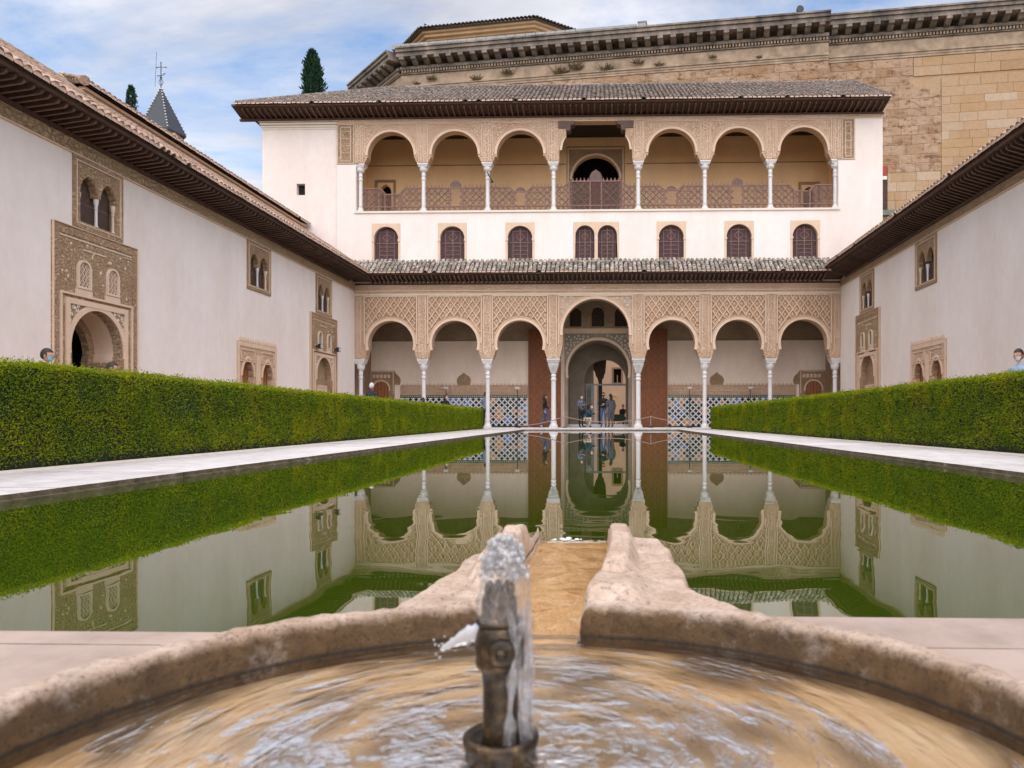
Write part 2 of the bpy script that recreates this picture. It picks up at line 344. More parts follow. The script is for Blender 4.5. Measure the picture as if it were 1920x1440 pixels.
def basin_stone():
    m, t, b = node_mat('basin_stone'); b.inputs['Roughness'].default_value = 0.75
    v = pos(t)
    top = ramp(t, nz(t, 7, 7, 0.7), [(0.32, (0.47, 0.325, 0.22)), (0.52, (0.64, 0.475, 0.36)), (0.7, (0.77, 0.62, 0.50))])
    # algae and damp on the inner faces of the bowl, ragged upper edge
    algae = ramp(t, nz(t, 11, 6, 0.7), [(0.35, (0.085, 0.045, 0.016)), (0.6, (0.165, 0.094, 0.038)), (0.8, (0.25, 0.165, 0.085))])
    s = NN(t, 'ShaderNodeSeparateXYZ'); t.links.new(v, s.inputs[0])
    zz = NN(t, 'ShaderNodeMath', operation='MULTIPLY_ADD'); t.links.new(nz(t, 16, 6, 0.75), zz.inputs[0]); zz.inputs[1].default_value = 0.05; t.links.new(s.outputs[2], zz.inputs[2])
    f = ramp(t, zz.outputs[0], [(0.080, 1.0), (0.104, 0.0)])
    dd = NN(t, 'ShaderNodeVectorMath', operation='DISTANCE'); cc = NN(t, 'ShaderNodeVectorMath', operation='MULTIPLY'); t.links.new(v, cc.inputs[0]); cc.inputs[1].default_value = (1, 1, 0)
    t.links.new(cc.outputs[0], dd.inputs[0]); dd.inputs[1].default_value = (-0.095, 0.90, 0)
    inr = ramp(t, dd.outputs['Value'], [(0.752, 1.0), (0.768, 0.0)])
    mul = NN(t, 'ShaderNodeMath', operation='MULTIPLY'); t.links.new(f.outputs[0], mul.inputs[0]); t.links.new(inr.outputs[0], mul.inputs[1])
    o = mixc(t, mul.outputs[0], top.outputs[0], algae.outputs[0])
    lime = ramp(t, nz(t, 9, 7, 0.75), [(0.56, 0.0), (0.72, 0.38)])
    o = mixc(t, lime.outputs[0], o, (0.70, 0.61, 0.53))
    wl_ = ramp(t, s.outputs[2], [(0.0, 0.0), (0.002, 0.9), (0.007, 0.9), (0.013, 0.0)])
    o = mixc(t, wl_.outputs[0], o, (0.022, 0.017, 0.012))
    bl = ramp(t, nz(t, 75, 6, 0.8), [(0.36, 0.42), (0.47, 0.97), (0.66, 1.08)])
    o = mixc(t, 1.0, o, bl.outputs[0], 'MULTIPLY')
    t.links.new(o, b.inputs['Base Color'])
    n = bump(t, b, nz(t, 22, 7, 0.7), 0.8, 0.012); bump(t, b, nz(t, 75, 6, 0.8), 0.9, 0.008, n)
basin_stone()
def bowl_floor():
    m, t, b = node_mat('bowl_floor'); b.inputs['Roughness'].default_value = 0.6
    p = ramp(t, nz(t, 2.6, 7, 0.65), [(0.3, (0.45, 0.27, 0.11)), (0.5, (0.55, 0.37, 0.20)), (0.7, (0.64, 0.48, 0.31))])
    t.links.new(p.outputs[0], b.inputs['Base Color']); bump(t, b, nz(t, 25, 5), 0.4, 0.006)
    m, t, b = node_mat('channel_floor'); b.inputs['Roughness'].default_value = 0.6
    p = ramp(t, nz(t, 6, 7, 0.65, sc3=(1.5, 0.6, 1)), [(0.3, (0.52, 0.28, 0.08)), (0.55, (0.68, 0.42, 0.15)), (0.75, (0.72, 0.52, 0.27))])
    t.links.new(p.outputs[0], b.inputs['Base Color']); bump(t, b, nz(t, 25, 5), 0.4, 0.006)
bowl_floor()
def paving(name, c1, c2, rough=0.55):
    m, t, b = node_mat(name); b.inputs['Roughness'].default_value = rough
    p = ramp(t, nz(t, 1.2, 8, 0.65, sc3=(2.4, 0.6, 1), dist=0.8), [(0.33, c2), (0.6, c1)])
    o = p.outputs[0]
    r = ramp(t, rnd01(t), [(0, 0.88), (1, 1.04)]); o = mixc(t, 1.0, o, r.outputs[0], 'MULTIPLY')
    st = ramp(t, nz(t, 5, 7, 0.7), [(0.32, 0.74), (0.55, 1.0)]); o = mixc(t, 1.0, o, st.outputs[0], 'MULTIPLY')
    t.links.new(o, b.inputs['Base Color']); bump(t, b, nz(t, 14, 6), 0.25, 0.004)
paving('paving_marble', (0.74, 0.695, 0.675), (0.62, 0.575, 0.555))
paving('paving_warm', (0.47, 0.365, 0.305), (0.40, 0.30, 0.24), 0.5)
def coping_side():
    m, t, b = node_mat('coping_edge'); b.inputs['Roughness'].default_value = 0.8
    p = ramp(t, nz(t, 6, 7, 0.7), [(0.38, (0.075, 0.055, 0.03)), (0.58, (0.17, 0.13, 0.08)), (0.74, (0.48, 0.41, 0.35))])
    t.links.new(p.outputs[0], b.inputs['Base Color']); bump(t, b, nz(t, 20, 6), 0.6, 0.01)
coping_side()
def door_wood():
    m, t, b = node_mat('door_wood'); b.inputs['Roughness'].default_value = 0.6
    v = pos(t)
    p = ramp(t, nz(t, 3, 6, 0.6, sc3=(6, 6, 0.7)), [(0.3, (0.14, 0.040, 0.010)), (0.7, (0.25, 0.078, 0.020))])
    t.links.new(p.outputs[0], b.inputs['Base Color'])
    bump(t, b, nz(t, 30, 5), 0.4, 0.004)
door_wood()
for nm, c in (('tile_black', (0.012, 0.013, 0.016)), ('tile_blue', (0.10, 0.20, 0.42)), ('tile_orange', (0.55, 0.25, 0.07)), ('tile_white', (0.78, 0.76, 0.74)), ('tile_green', (0.02, 0.07, 0.045))):
    simple(nm, c, 0.25, 0.25, 14)
def cloth(nm, c, var=0.25): simple(nm, c, 0.9, var, 14, (60, 0.3, 0.004))
cloth('cloth_navy', (0.018, 0.026, 0.05)); cloth('cloth_black', (0.012, 0.012, 0.014)); cloth('cloth_jeans', (0.055, 0.115, 0.23))
cloth('cloth_teal', (0.015, 0.065, 0.085)); cloth('cloth_beige', (0.50, 0.42, 0.34)); cloth('cloth_greyblue', (0.22, 0.27, 0.36))
cloth('cloth_grey', (0.075, 0.078, 0.088)); cloth('cloth_pattern', (0.20, 0.23, 0.30), 0.8); cloth('cloth_lightblue', (0.36, 0.45, 0.60))
cloth('cloth_brown', (0.10, 0.06, 0.045)); cloth('cloth_green', (0.05, 0.07, 0.045))
simple('skin', (0.50, 0.27, 0.185), 0.55, 0.12, 20); simple('hair_dark', (0.022, 0.014, 0.010), 0.6, 0.3, 60)
simple('hair_white', (0.66, 0.65, 0.64), 0.7, 0.2, 50); simple('hair_red', (0.13, 0.045, 0.02), 0.6, 0.3, 50)
simple('mask_blue', (0.28, 0.55, 0.72), 0.8); simple('mask_white', (0.82, 0.82, 0.82), 0.8); simple('mask_black', (0.015, 0.015, 0.016), 0.8)
simple('eye', (0.01, 0.008, 0.008), 0.2); simple('lips', (0.35, 0.12, 0.10), 0.5); simple('shoe', (0.02, 0.018, 0.018), 0.5); simple('shoe_light', (0.6, 0.5, 0.42), 0.6)

# ------------------------------------------------------------------ geometry helpers
WM = {}
class MB:
    def __init__(s): s.v = []; s.f = []; s.m = []
    def add(s, v, f, mi=0):
        o = len(s.v); s.v.extend(tuple(p) for p in v); s.f.extend(tuple(i+o for i in q) for q in f); s.m.extend([mi]*len(f)); return s
    def hexa(s, p, mi=0):   # 8 points: bottom ring 0-3, top ring 4-7
        return s.add(p, [(3, 2, 1, 0), (4, 5, 6, 7), (0, 1, 5, 4), (1, 2, 6, 5), (2, 3, 7, 6), (3, 0, 4, 7)], mi)
    def box(s, x0, x1, y0, y1, z0, z1, mi=0):
        return s.hexa([(x0, y0, z0), (x1, y0, z0), (x1, y1, z0), (x0, y1, z0), (x0, y0, z1), (x1, y0, z1), (x1, y1, z1), (x0, y1, z1)], mi)
    def fbox(s, fr, a0, a1, b0, b1, c0, c1, mi=0):   # a box in a wall frame
        return s.hexa([fr(a0, b0, c1), fr(a1, b0, c1), fr(a1, b0, c0), fr(a0, b0, c0), fr(a0, b1, c1), fr(a1, b1, c1), fr(a1, b1, c0), fr(a0, b1, c0)], mi)
    def plate(s, outline, holes, fr, c0, c1, mi=0, back=True):
        loops = [[Vector((a, b, 0)) for a, b in outline]] + [[Vector((a, b, 0)) for a, b in h] for h in holes]
        tris = tessellate_polygon(loops)
        flat = [(p.x, p.y) for l in loops for p in l]; n = len(flat)
        V = [fr(a, b, c1) for a, b in flat] + [fr(a, b, c0) for a, b in flat]
        F = [tuple(t) for t in tris] + ([tuple(n+i for i in reversed(t)) for t in tris] if back else [])
        k = 0
        for l in loops:
            m = len(l)
            for i in range(m):
                j = (i+1) % m; F.append((k+i, k+j, n+k+j, n+k+i))
            k += m
        return s.add(V, F, mi)
    def bar(s, p, q, w, h, up=(0, 0, 1), mi=0):
        p = Vector(p); q = Vector(q); d = (q-p).normalized(); u = Vector(up); r = d.cross(u)
        if r.length < 1e-6: r = d.cross(Vector((1, 0, 0)))
        r.normalize(); u = r.cross(d).normalized(); r = r*(w/2); u = u*(h/2)
        return s.hexa([p-r-u, p+r-u, q+r-u, q-r-u, p-r+u, p+r+u, q+r+u, q-r+u], mi)
    def tube(s, path, rad, n=8, mi=0, cap=True):
        path = [Vector(p) for p in path]
        if not hasattr(rad, '__len__'): rad = [rad]*len(path)
        V = []; ref = None
        for i, p in enumerate(path):
            d = (path[min(i+1, len(path)-1)]-path[max(i-1, 0)]).normalized()
            if ref is None: ref = Vector((0, 0, 1)) if abs(d.z) < 0.9 else Vector((1, 0, 0))
            x = d.cross(ref).normalized(); y = d.cross(x).normalized(); ref = x.cross(d).normalized()
            for k in range(n):
                a = 2*PI*k/n; V.append(p+(x*math.cos(a)+y*math.sin(a))*rad[i])
        F = [(i*n+k, i*n+(k+1) % n, (i+1)*n+(k+1) % n, (i+1)*n+k) for i in range(len(path)-1) for k in range(n)]
        if cap: F += [tuple(reversed(range(n))), tuple((len(path)-1)*n+k for k in range(n))]
        return s.add(V, F, mi)
    def lathe(s, prof, c, n=16, mi=0, squash=1.0):
        V = []
        for r, z in prof:
            for k in range(n):
                a = 2*PI*k/n; V.append((c[0]+r*math.cos(a), c[1]+r*math.sin(a)*squash, c[2]+z))
        F = [(i*n+k, i*n+(k+1) % n, (i+1)*n+(k+1) % n, (i+1)*n+k) for i in range(len(prof)-1) for k in range(n)]
        F += [tuple(reversed(range(n))), tuple((len(prof)-1)*n+k for k in range(n))]
        return s.add(V, F, mi)
    def ball(s, c, r, n=10, m=7, mi=0):
        r = r if hasattr(r, '__len__') else (r, r, r); V = []; F = []
        for i in range(m+1):
            t = PI*i/m
            for k in range(n):
                a = 2*PI*k/n; V.append((c[0]+r[0]*math.sin(t)*math.cos(a), c[1]+r[1]*math.sin(t)*math.sin(a), c[2]+r[2]*math.cos(t)))
        F = [(i*n+k, (i+1)*n+k, (i+1)*n+(k+1) % n, i*n+(k+1) % n) for i in range(m) for k in range(n)]
        return s.add(V, F, mi)
    def mesh(s, name, mats, smooth=False):
        me = bpy.data.meshes.new(name); me.from_pydata(s.v, [], s.f)
        if isinstance(mats, str): mats = [mats]
        for m in mats: me.materials.append(MATS[m])
        if any(s.m): me.polygons.foreach_set('material_index', s.m)
        if smooth: me.polygons.foreach_set('use_smooth', [True]*len(me.polygons))
        me.validate(); me.update()
        return me
I4 = Matrix.Identity(4)
def link(name, data, parent=None, mw=None, label=None, cat=None, group=None, kind=None):
    o = bpy.data.objects.new(name, data); col.objects.link(o)
    mw = mw if mw is not None else I4
    if parent is not None:
        o.parent = parent; o.matrix_parent_inverse = WM[parent.name].inverted()
    o.matrix_basis = mw; WM[o.name] = mw.copy()
    if label: o['label'] = label
    if cat: o['category'] = cat
    if group: o['group'] = group
    if kind: o['kind'] = kind
    return o
SMALL = {'finials', 'voussoirs', 'merlons', 'dentils', 'cartouches', 'relief_bosses', 'scroll_relief', 'droplets', 'foam', 'stems', 'ridge_studs', 'side_spurt', 'door_batten', 'flashing', 'grille', 'lattice_panel', 'strapwork', 'shutter_lattice'}
def part(name, mb, mats, parent, smooth=False, kind=None, label=None):
    if kind is None and name in SMALL: kind = 'stuff'
    return link(name, mb.mesh(name, mats, smooth), parent, kind=kind, label=label)
def thing(name, loc, label, cat, group=None):
    return link(name, None, None, Matrix.Translation(Vector(loc)), label, cat, group)
def struct(name, mb, mats, smooth=False):
    return link(name, mb.mesh(name, mats, smooth), kind='structure')
def join_template(V, F, mats4, name, matn, mids=None):
    """many copies of one small mesh as one mesh; V (n,3) array, F list of quads/tris of equal length per list entry, mats4 (k,4,4)"""
    V = np.asarray(V, float); k = len(mats4); n = len(V)
    VH = np.c_[V, np.ones(n)]
    W = np.einsum('kij,nj->kni', np.asarray(mats4), VH)[:, :, :3].reshape(-1, 3)
    fl = np.array([len(f) for f in F]); fv = np.array([i for f in F for i in f])
    loops = (fv[None, :]+(np.arange(k)*n)[:, None]).ravel(); tot = np.tile(fl, k)
    me = bpy.data.meshes.new(name)
    me.vertices.add(len(W)); me.vertices.foreach_set('co', W.ravel())
    me.loops.add(len(loops)); me.loops.foreach_set('vertex_index', loops.astype(np.int32))
    st = np.concatenate([[0], np.cumsum(tot)[:-1]])
    me.polygons.add(len(tot)); me.polygons.foreach_set('loop_start', st.astype(np.int32)); me.polygons.foreach_set('loop_total', tot.astype(np.int32))
    me.materials.append(MATS[matn]); me.update(calc_edges=True)
    return me
def arc(cx, cz, r, a0, a1, n):
    return [(cx+r*math.cos(a0+(a1-a0)*i/n), cz+r*math.sin(a0+(a1-a0)*i/n)) for i in range(n+1)]
def arch_open(cx, z0, zs, hw, rise, n=14, pinch=0.0):
    """opening outline from bottom-right up over the crown to bottom-left; pointed when rise > hw; pinch = horseshoe"""
    pts = [(cx+hw-pinch, z0), (cx+hw-pinch, zs-0.18)] if pinch else [(cx+hw, z0)]
    if rise <= hw*1.02:
        pts += [(cx+hw*math.cos(PI*i/n), zs+rise*math.sin(PI*i/n)) for i in range(n+1)]
    else:
        rr = (hw*hw+rise*rise)/(2*hw); th = math.asin(min(1, rise/rr))
        h = n//2
        right = [(cx+hw-rr+rr*math.cos(th*i/h), zs+rr*math.sin(th*i/h)) for i in range(h+1)]
        pts += right + [(2*cx-a, b) for a, b in reversed(right[:-1])]
    pts += [(cx-hw+pinch, zs-0.18), (cx-hw+pinch, z0)] if pinch else [(cx-hw, z0)]
    return pts
def annulus(cx, cz, r0, r1, a0=0, a1=PI, n=20):
    return arc(cx, cz, r1, a0, a1, n) + arc(cx, cz, r0, a1, a0, n)
def rect(a0, a1, b0, b1): return [(a0, b0), (a1, b0), (a1, b1), (a0, b1)]
def frame_bars(mb, fr, a0, a1, b0, b1, w, c0, c1, mi=0, bottom=True):
    mb.fbox(fr, a0, a0+w, b0, b1, c0, c1, mi); mb.fbox(fr, a1-w, a1, b0, b1, c0, c1, mi)
    mb.fbox(fr, a0+w, a1-w, b1-w, b1, c0, c1, mi)
    if bottom: mb.fbox(fr, a0+w, a1-w, b0, b0+w, c0, c1, mi)
def lattice(mb, fr, inside, a0, a1, b0, b1, pa, pb, w, c0, c1, mi=0, step=None):
    """two crossing families of slanted bars clipped to inside(a,b)"""
    step = step or pb/10; h = b1-b0; sl = pa/pb
    for fam in (1, -1):
        k0 = int(math.floor((-h*sl)/pa))-1; k1 = int(math.ceil((a1-a0+h*sl)/pa))+1
        for k in range(k0, k1+1):
            base = a0+k*pa if fam == 1 else a0+k*pa
            run = None; n = int(h/step)
            for i in range(n+2):
                b = b0+min(i, n)*step; a = base+fam*(b-b0)*sl
                ok = i <= n and a0 <= a <= a1 and inside(a, b)
                if ok and run is None: run = (a, b)
                if ok: last = (a, b)
                if not ok and run is not None:
                    if last[1]-run[1] > step*0.5:
                        nrm = Vector(fr(0, 0, 1))-Vector(fr(0, 0, 0)); cm = (c0+c1)/2+(0.0015 if fam == 1 else -0.0015)
                        mb.bar(fr(run[0], run[1], cm), fr(last[0], last[1], cm), w, abs(c1-c0), nrm, mi)
                    run = None
def spiral(mb, fr, a, b, r, turns, c, flip=1, rot=0.0, th=0.02, mi=0):
    P = []
    n = int(12*turns)
    for i in range(n+1):
        t = i/n; an = rot+flip*2*PI*turns*t; rr = r*(1-0.75*t)
        P.append(fr(a+rr*math.cos(an), b+rr*math.sin(an), c))
    mb.tube(P, th, 4, mi)
# one half-round clay tile: local x across, y up the slope, z out of the roof
def tile_template(r0=0.092, r1=0.074, L=0.44, t=0.016, n=6):
    V = []; F = []
    for (r, y) in ((r0, 0), (r1, L)):
        for rr in (r, r-t):
            for k in range(n+1):
                a = PI*k/n; V.append((rr*math.cos(a), y, rr*math.sin(a)*0.92))
    m = n+1
    for k in range(n):
        F.append((k, k+1, 2*m+k+1, 2*m+k)); F.append((m+k+1, m+k, 3*m+k, 3*m+k+1)); F.append((k+1, k, m+k, m+k+1))
    F.append((0, 2*m, 3*m, m)); F.append((n, m+n, 3*m+n, 2*m+n))
    return V, F
TV, TF = tile_template()
def tile_mesh(name, matn):
    me = bpy.data.meshes.new(name); me.from_pydata(TV, [], TF); me.materials.append(MATS[matn]); me.update(); return me
def tile_roof(parent, o, du, ds, length, depth, matn, pan, spacing=0.215, own=None, row=0.36, clip=None, sc=1.0, plug='mortar'):
    """clay roof: o eave corner, du unit vector along the eave, ds unit vector up the slope. own(i,j) -> True for a tile built as an object"""
    o = Vector(o); du = Vector(du).normalized(); ds = Vector(ds).normalized(); nrm = du.cross(ds).normalized()
    if nrm.z < 0: nrm = -nrm
    x = ds.cross(nrm)
    base = Matrix((( x.x, ds.x, nrm.x, 0), (x.y, ds.y, nrm.y, 0), (x.z, ds.z, nrm.z, 0), (0, 0, 0, 1)))
    mats = []; own_l = []; pm = MB(); plugs = MB()
    ni = int(length/spacing); nj = max(1, int(math.ceil((depth-0.05)/row)))
    for i in range(ni+1):
        for j in range(nj):
            s = i*spacing; d = -0.06+j*row
            if clip and not clip(s, d): continue
            p = o+du*(s+random.uniform(-.012, .012))+ds*(d+random.uniform(-.015, .015))+nrm*(0.03+random.uniform(-.006, .008))
            M = Matrix.Translation(p) @ base @ Matrix.Rotation(R(random.uniform(-2.5, 2.5)), 4, 'Z') @ Matrix.Rotation(R(random.uniform(-2, 0.5)), 4, 'X') @ Matrix.Scale(sc, 4)
            if j == 0 and plug and random.random() < .93:
                n_ = 7; r_ = .083; V_ = [M @ Vector((r_*math.cos(PI*k/6), -.028+.6*r_*math.sin(PI*k/6), -.012+(r_+.006)*.92*math.sin(PI*k/6))) for k in range(n_)]+[M @ Vector((r_*math.cos(PI*k/6), .10, r_*.92*math.sin(PI*k/6))) for k in range(n_)]
                plugs.add(V_, [tuple(range(n_))]+[(k, k+1, n_+k+1, n_+k) for k in range(n_-1)]+[(0, n_, 2*n_-1, n_-1)])
            (own_l if own and own(i, j) else mats).append(M)
        # trough of pan tiles beside this rib
        s = i*spacing+spacing/2
        d0 = -0.05; d1 = depth
        if clip:
            while d0 < depth and not clip(s, d0): d0 += 0.1
            while d1 > d0 and not clip(s, d1): d1 -= 0.1
        if d1-d0 > 0.1:
            V = []
            for d in (d0, d1):
                for k in range(5):
                    a = PI+PI*k/4; V.append(o+du*(s+0.1*math.cos(a))+ds*d+nrm*(0.075+0.075*math.sin(a)))
            pm.add(V, [(k, k+1, 6+k, 5+k) for k in range(4)])
    tm = tile_mesh('roof_tile', matn) if own_l else None
    for M in own_l: link('roof_tile', tm, parent, M)
    if mats:
        me = join_template(TV, TF, [np.array(M) for M in mats], 'roof_tiles', matn); link('roof_tiles', me, parent, kind='stuff')
    if plugs.v: part('mortar_plugs', plugs, plug, parent, kind='stuff')
    if pm.v: part('pan_tiles', pm, pan, parent, kind='stuff')
# ------------------------------------------------------------------ eaves shared by all roofs
def rafter_mesh(L=0.84):
    prof = [(-0.12, 0), (L-0.08, 0), (L-0.035, 0.014), (L-0.008, 0.045), (L, 0.105), (-0.12, 0.105)]
    mb = MB(); n = len(prof); w = 0.033
    V = [(-w, y, z) for y, z in prof]+[(w, y, z) for y, z in prof]
    F = [tuple(range(n)), tuple(reversed(range(n, 2*n)))]
    mb.add(V, F, 0)
    o = 0
    for i in range(n):
        j = (i+1) % n; mb.f.append((i, i+n, j+n, j)); mb.m.append(1 if i in (0, 1, 2) else 0)
    return mb.mesh('rafter', ['wood_dark', 'wood_edge'])
RAFTER = rafter_mesh()
def eave(parent, fr, a0, a1, zb, out, rise, spacing=0.215, ends=(0, 0)):
    A = Vector(fr(1, 0, 0))-Vector(fr(0, 0, 0)); N = Vector(fr(0, 0, 1))-Vector(fr(0, 0, 0)); Z = Vector((0, 0, 1)); X = N.cross(Z)
    B = Matrix(((X.x, N.x, 0, 0), (X.y, N.y, 0, 0), (X.z, N.z, 1, 0), (0, 0, 0, 1)))
    ang = math.atan2(rise*0.55, out)
    n = int((a1-a0)/spacing)
    for i in range(n+1):
        a = a0+(a1-a0)*i/n+random.uniform(-.008, .008)
        link('rafter', RAFTER, parent, Matrix.Translation(Vector(fr(a, zb+0.02, 0))) @ B @ Matrix.Rotation(ang, 4, 'X') @ Matrix.Rotation(R(random.uniform(-.8, .8)), 4, 'Z'))
    mb = MB()
    s0, s1 = a0-ends[0], a1+ends[1]
    z1 = zb+0.02+0.107+math.tan(ang)*out
    def quad(c0, zc0, c1, zc1, th):
        mb.hexa([fr(s0, zc0, c0), fr(s1, zc0, c0), fr(s1, zc1, c1), fr(s0, zc1, c1), fr(s0, zc0+th, c0), fr(s1, zc0+th, c0), fr(s1, zc1+th, c1), fr(s0, zc1+th, c1)])
    quad(-0.1, zb+0.125-math.tan(ang)*0.1, out-0.03, z1, 0.03)           # boards over the rafters
    part('eave_board', mb, 'wood_dark', parent)
    mb = MB(); mb.fbox(fr, s0, s1, z1-0.005, z1+0.085, out-0.06, out+0.005)
    part('fascia', mb, 'wood_edge', parent)
    mb = MB(); mb.fbox(fr, s0, s1, zb-0.06, zb+0.03, -0.05, 0.09)
    part('wall_plate', mb, 'wood_dark', parent)
    return z1+0.085

# ------------------------------------------------------------------ the arcaded pavilion at the far end of the pool
BC = -0.28; FY = 37.0
FF = lambda a, b, c: (BC+a, FY-c, b)
pav = thing('arcaded_pavilion', (BC, 39.5, 0), 'white two-storey pavilion with two tiers of carved arches at the far end of the pool', 'building')
COLS = [-11.5, -8.4, -5.26, -2.05, 2.05, 5.26, 8.4, 11.5]
# lower arcade
def arch_profile(hw0, zcap, zs, r):
    d = hw0-r
    st = [(hw0, zcap), (hw0, zcap+.1), (hw0-.22*d, zcap+.12), (hw0-.22*d, zcap+.22), (hw0-.45*d, zcap+.25), (hw0-.45*d, zcap+.34), (hw0-.7*d, zcap+.38), (hw0-.7*d, zcap+.5), (hw0-.9*d, zcap+.55), (r, zcap+.62)]
    return [p for p in st if p[1] < zs-0.02]
TOPZ = 6.46
for k in range(7):
    a0, a1 = COLS[k], COLS[k+1]
    if k == 0: a0 = -11.72
    if k == 6: a1 = 11.68
    ctr = (COLS[k]+COLS[k+1])/2; hb = (COLS[k+1]-COLS[k])/2
    mid = k == 3
    r = 1.60 if mid else 1.11; zs = 4.68 if mid else 4.14; hw0 = hb-0.31
    prof = arch_profile(hw0, 3.40, zs, r)
    op = [(ctr+w, z) for w, z in prof]+arc(ctr, zs, r, 0, PI, 24)+[(ctr-w, z) for w, z in reversed(prof)]
    mb = MB(); mb.plate([(a0, 3.40), (a0, TOPZ), (a1, TOPZ), (a1, 3.40)]+op, [], FF, -0.55, 0.0)
    bay = part('arch_bay', mb, 'stucco_tan', pav)
    mb = MB(); mb.plate(annulus(ctr, zs, r-0.004, r+0.13, -0.28 if not mid else -0.1, PI+(0.28 if not mid else 0.1), 30), [], FF, -0.02, 0.035)
    mb.plate(annulus(ctr, zs, r+0.15, r+0.185, 0.02, PI-0.02, 30), [], FF, -0.02, 0.045)
    part('arch_moulding', mb, 'stucco_plain', bay)
    pw = hb-0.29
    R2 = r+0.20
    ins = lambda a, b, ctr=ctr, pw=pw, R2=R2, zs=zs: abs(a-ctr) < pw-.03 and 4.25 < b < TOPZ-.05 and math.hypot(a-ctr, b-zs) > R2
    mb = MB()
    if not mid:
        lattice(mb, FF, ins, ctr-pw, ctr+pw, 4.2, TOPZ, 0.36, 0.51, 0.055, 0.0, 0.075, 0, 0.03)
        # lozenge bosses in the cells of the net
        for i in range(-10, 11):
            for j in range(0, 10):
                a = ctr-pw+0.18+(i+10)*0.18; b = 4.2+j*0.255
                if (i+j) % 2 == 0: continue
                a = ctr-pw+(i+10)*0.18
                if not ins(a, b) or not ins(a-.06, b-.06) or not ins(a+.06, b-.06) or not ins(a, b+.08): continue
                w, h = 0.085, 0.13
                mb.add([FF(a-w, b, 0), FF(a, b-h, 0), FF(a+w, b, 0), FF(a, b+h, 0), FF(a, b, 0.075)], [(0, 1, 4), (1, 2, 4), (2, 3, 4), (3, 0, 4)])
        part('lattice_panel', mb, 'stucco_lattice', bay)
        bg = MB(); hx = pw-.005; th0 = math.asin(min(1, max(-1, (4.3-zs)/R2))); arcp = [(ctr+R2*math.cos(t), zs+R2*math.sin(t)) for t in [th0+(PI-2*th0)*i/24 for i in range(25)]]
        arcp = [(min(max(a, ctr-hx+.01), ctr+hx-.01), b) for a, b in arcp]
        bg.plate([(ctr-hx, 4.3), (ctr-hx, TOPZ-.02), (ctr+hx, TOPZ-.02), (ctr+hx, 4.3)]+arcp, [], FF, -.02, .006); part('panel_ground', bg, 'stucco_ground', bay)
    else:
        rs = random.Random(3)
        for s in (-1, 1):
            got = []
            for i in range(900):
                a = ctr+s*rs.uniform(0.35, pw-.1); b = rs.uniform(4.7, TOPZ-.1)
                if math.hypot(a-ctr, b-zs) < R2+0.07 or any(math.hypot(a-p, b-q) < .19 for p, q in got): continue
                got.append((a, b))
                spiral(mb, FF, a, b, rs.uniform(.06, .10), 1.3, 0.025, rs.choice((-1, 1)), rs.uniform(0, 6), 0.016)
        part('scroll_relief', mb, 'stucco_white', bay)
    mb = MB()
    frame_bars(mb, FF, ctr-pw-.045, ctr+pw+.045, 4.1, TOPZ-.005, 0.05, 0.0, 0.05, bottom=False)
    part('panel_border', mb, 'stucco_cream', bay)
for a in COLS:       # pilaster strips over the columns
    w = 0.2 if abs(a) < 11 else 0.12
    mb = MB()
    mb.fbox(FF, a-w, a+w, 3.42, TOPZ-.01, -0.01, 0.03, 0)
    for s in (-1, 1): mb.fbox(FF, a+s*w*.82-.016, a+s*w*.82+.016, 3.7, TOPZ-.012, 0.03, 0.045, 1)
    part('pilaster_strip', mb, ['stucco_tan', 'stucco_cream'], pav)
mb = MB()
mb.fbox(FF, -11.72, 11.68, TOPZ, 6.56, -0.5, 0.05, 1); mb.fbox(FF, -11.72, 11.68, 6.56, 6.66, -0.5, 0.035, 0); mb.fbox(FF, -11.72, 11.68, 6.66, 6.70, -0.5, 0.07, 1)
mb.fbox(FF, -11.72, 11.68, 6.70, 6.94, -0.5, 0.045, 0); mb.fbox(FF, -11.72, 11.68, 6.94, 6.99, -0.5, 0.08, 1)
part('frieze', mb, ['stucco_tan', 'stucco_cream'], pav)
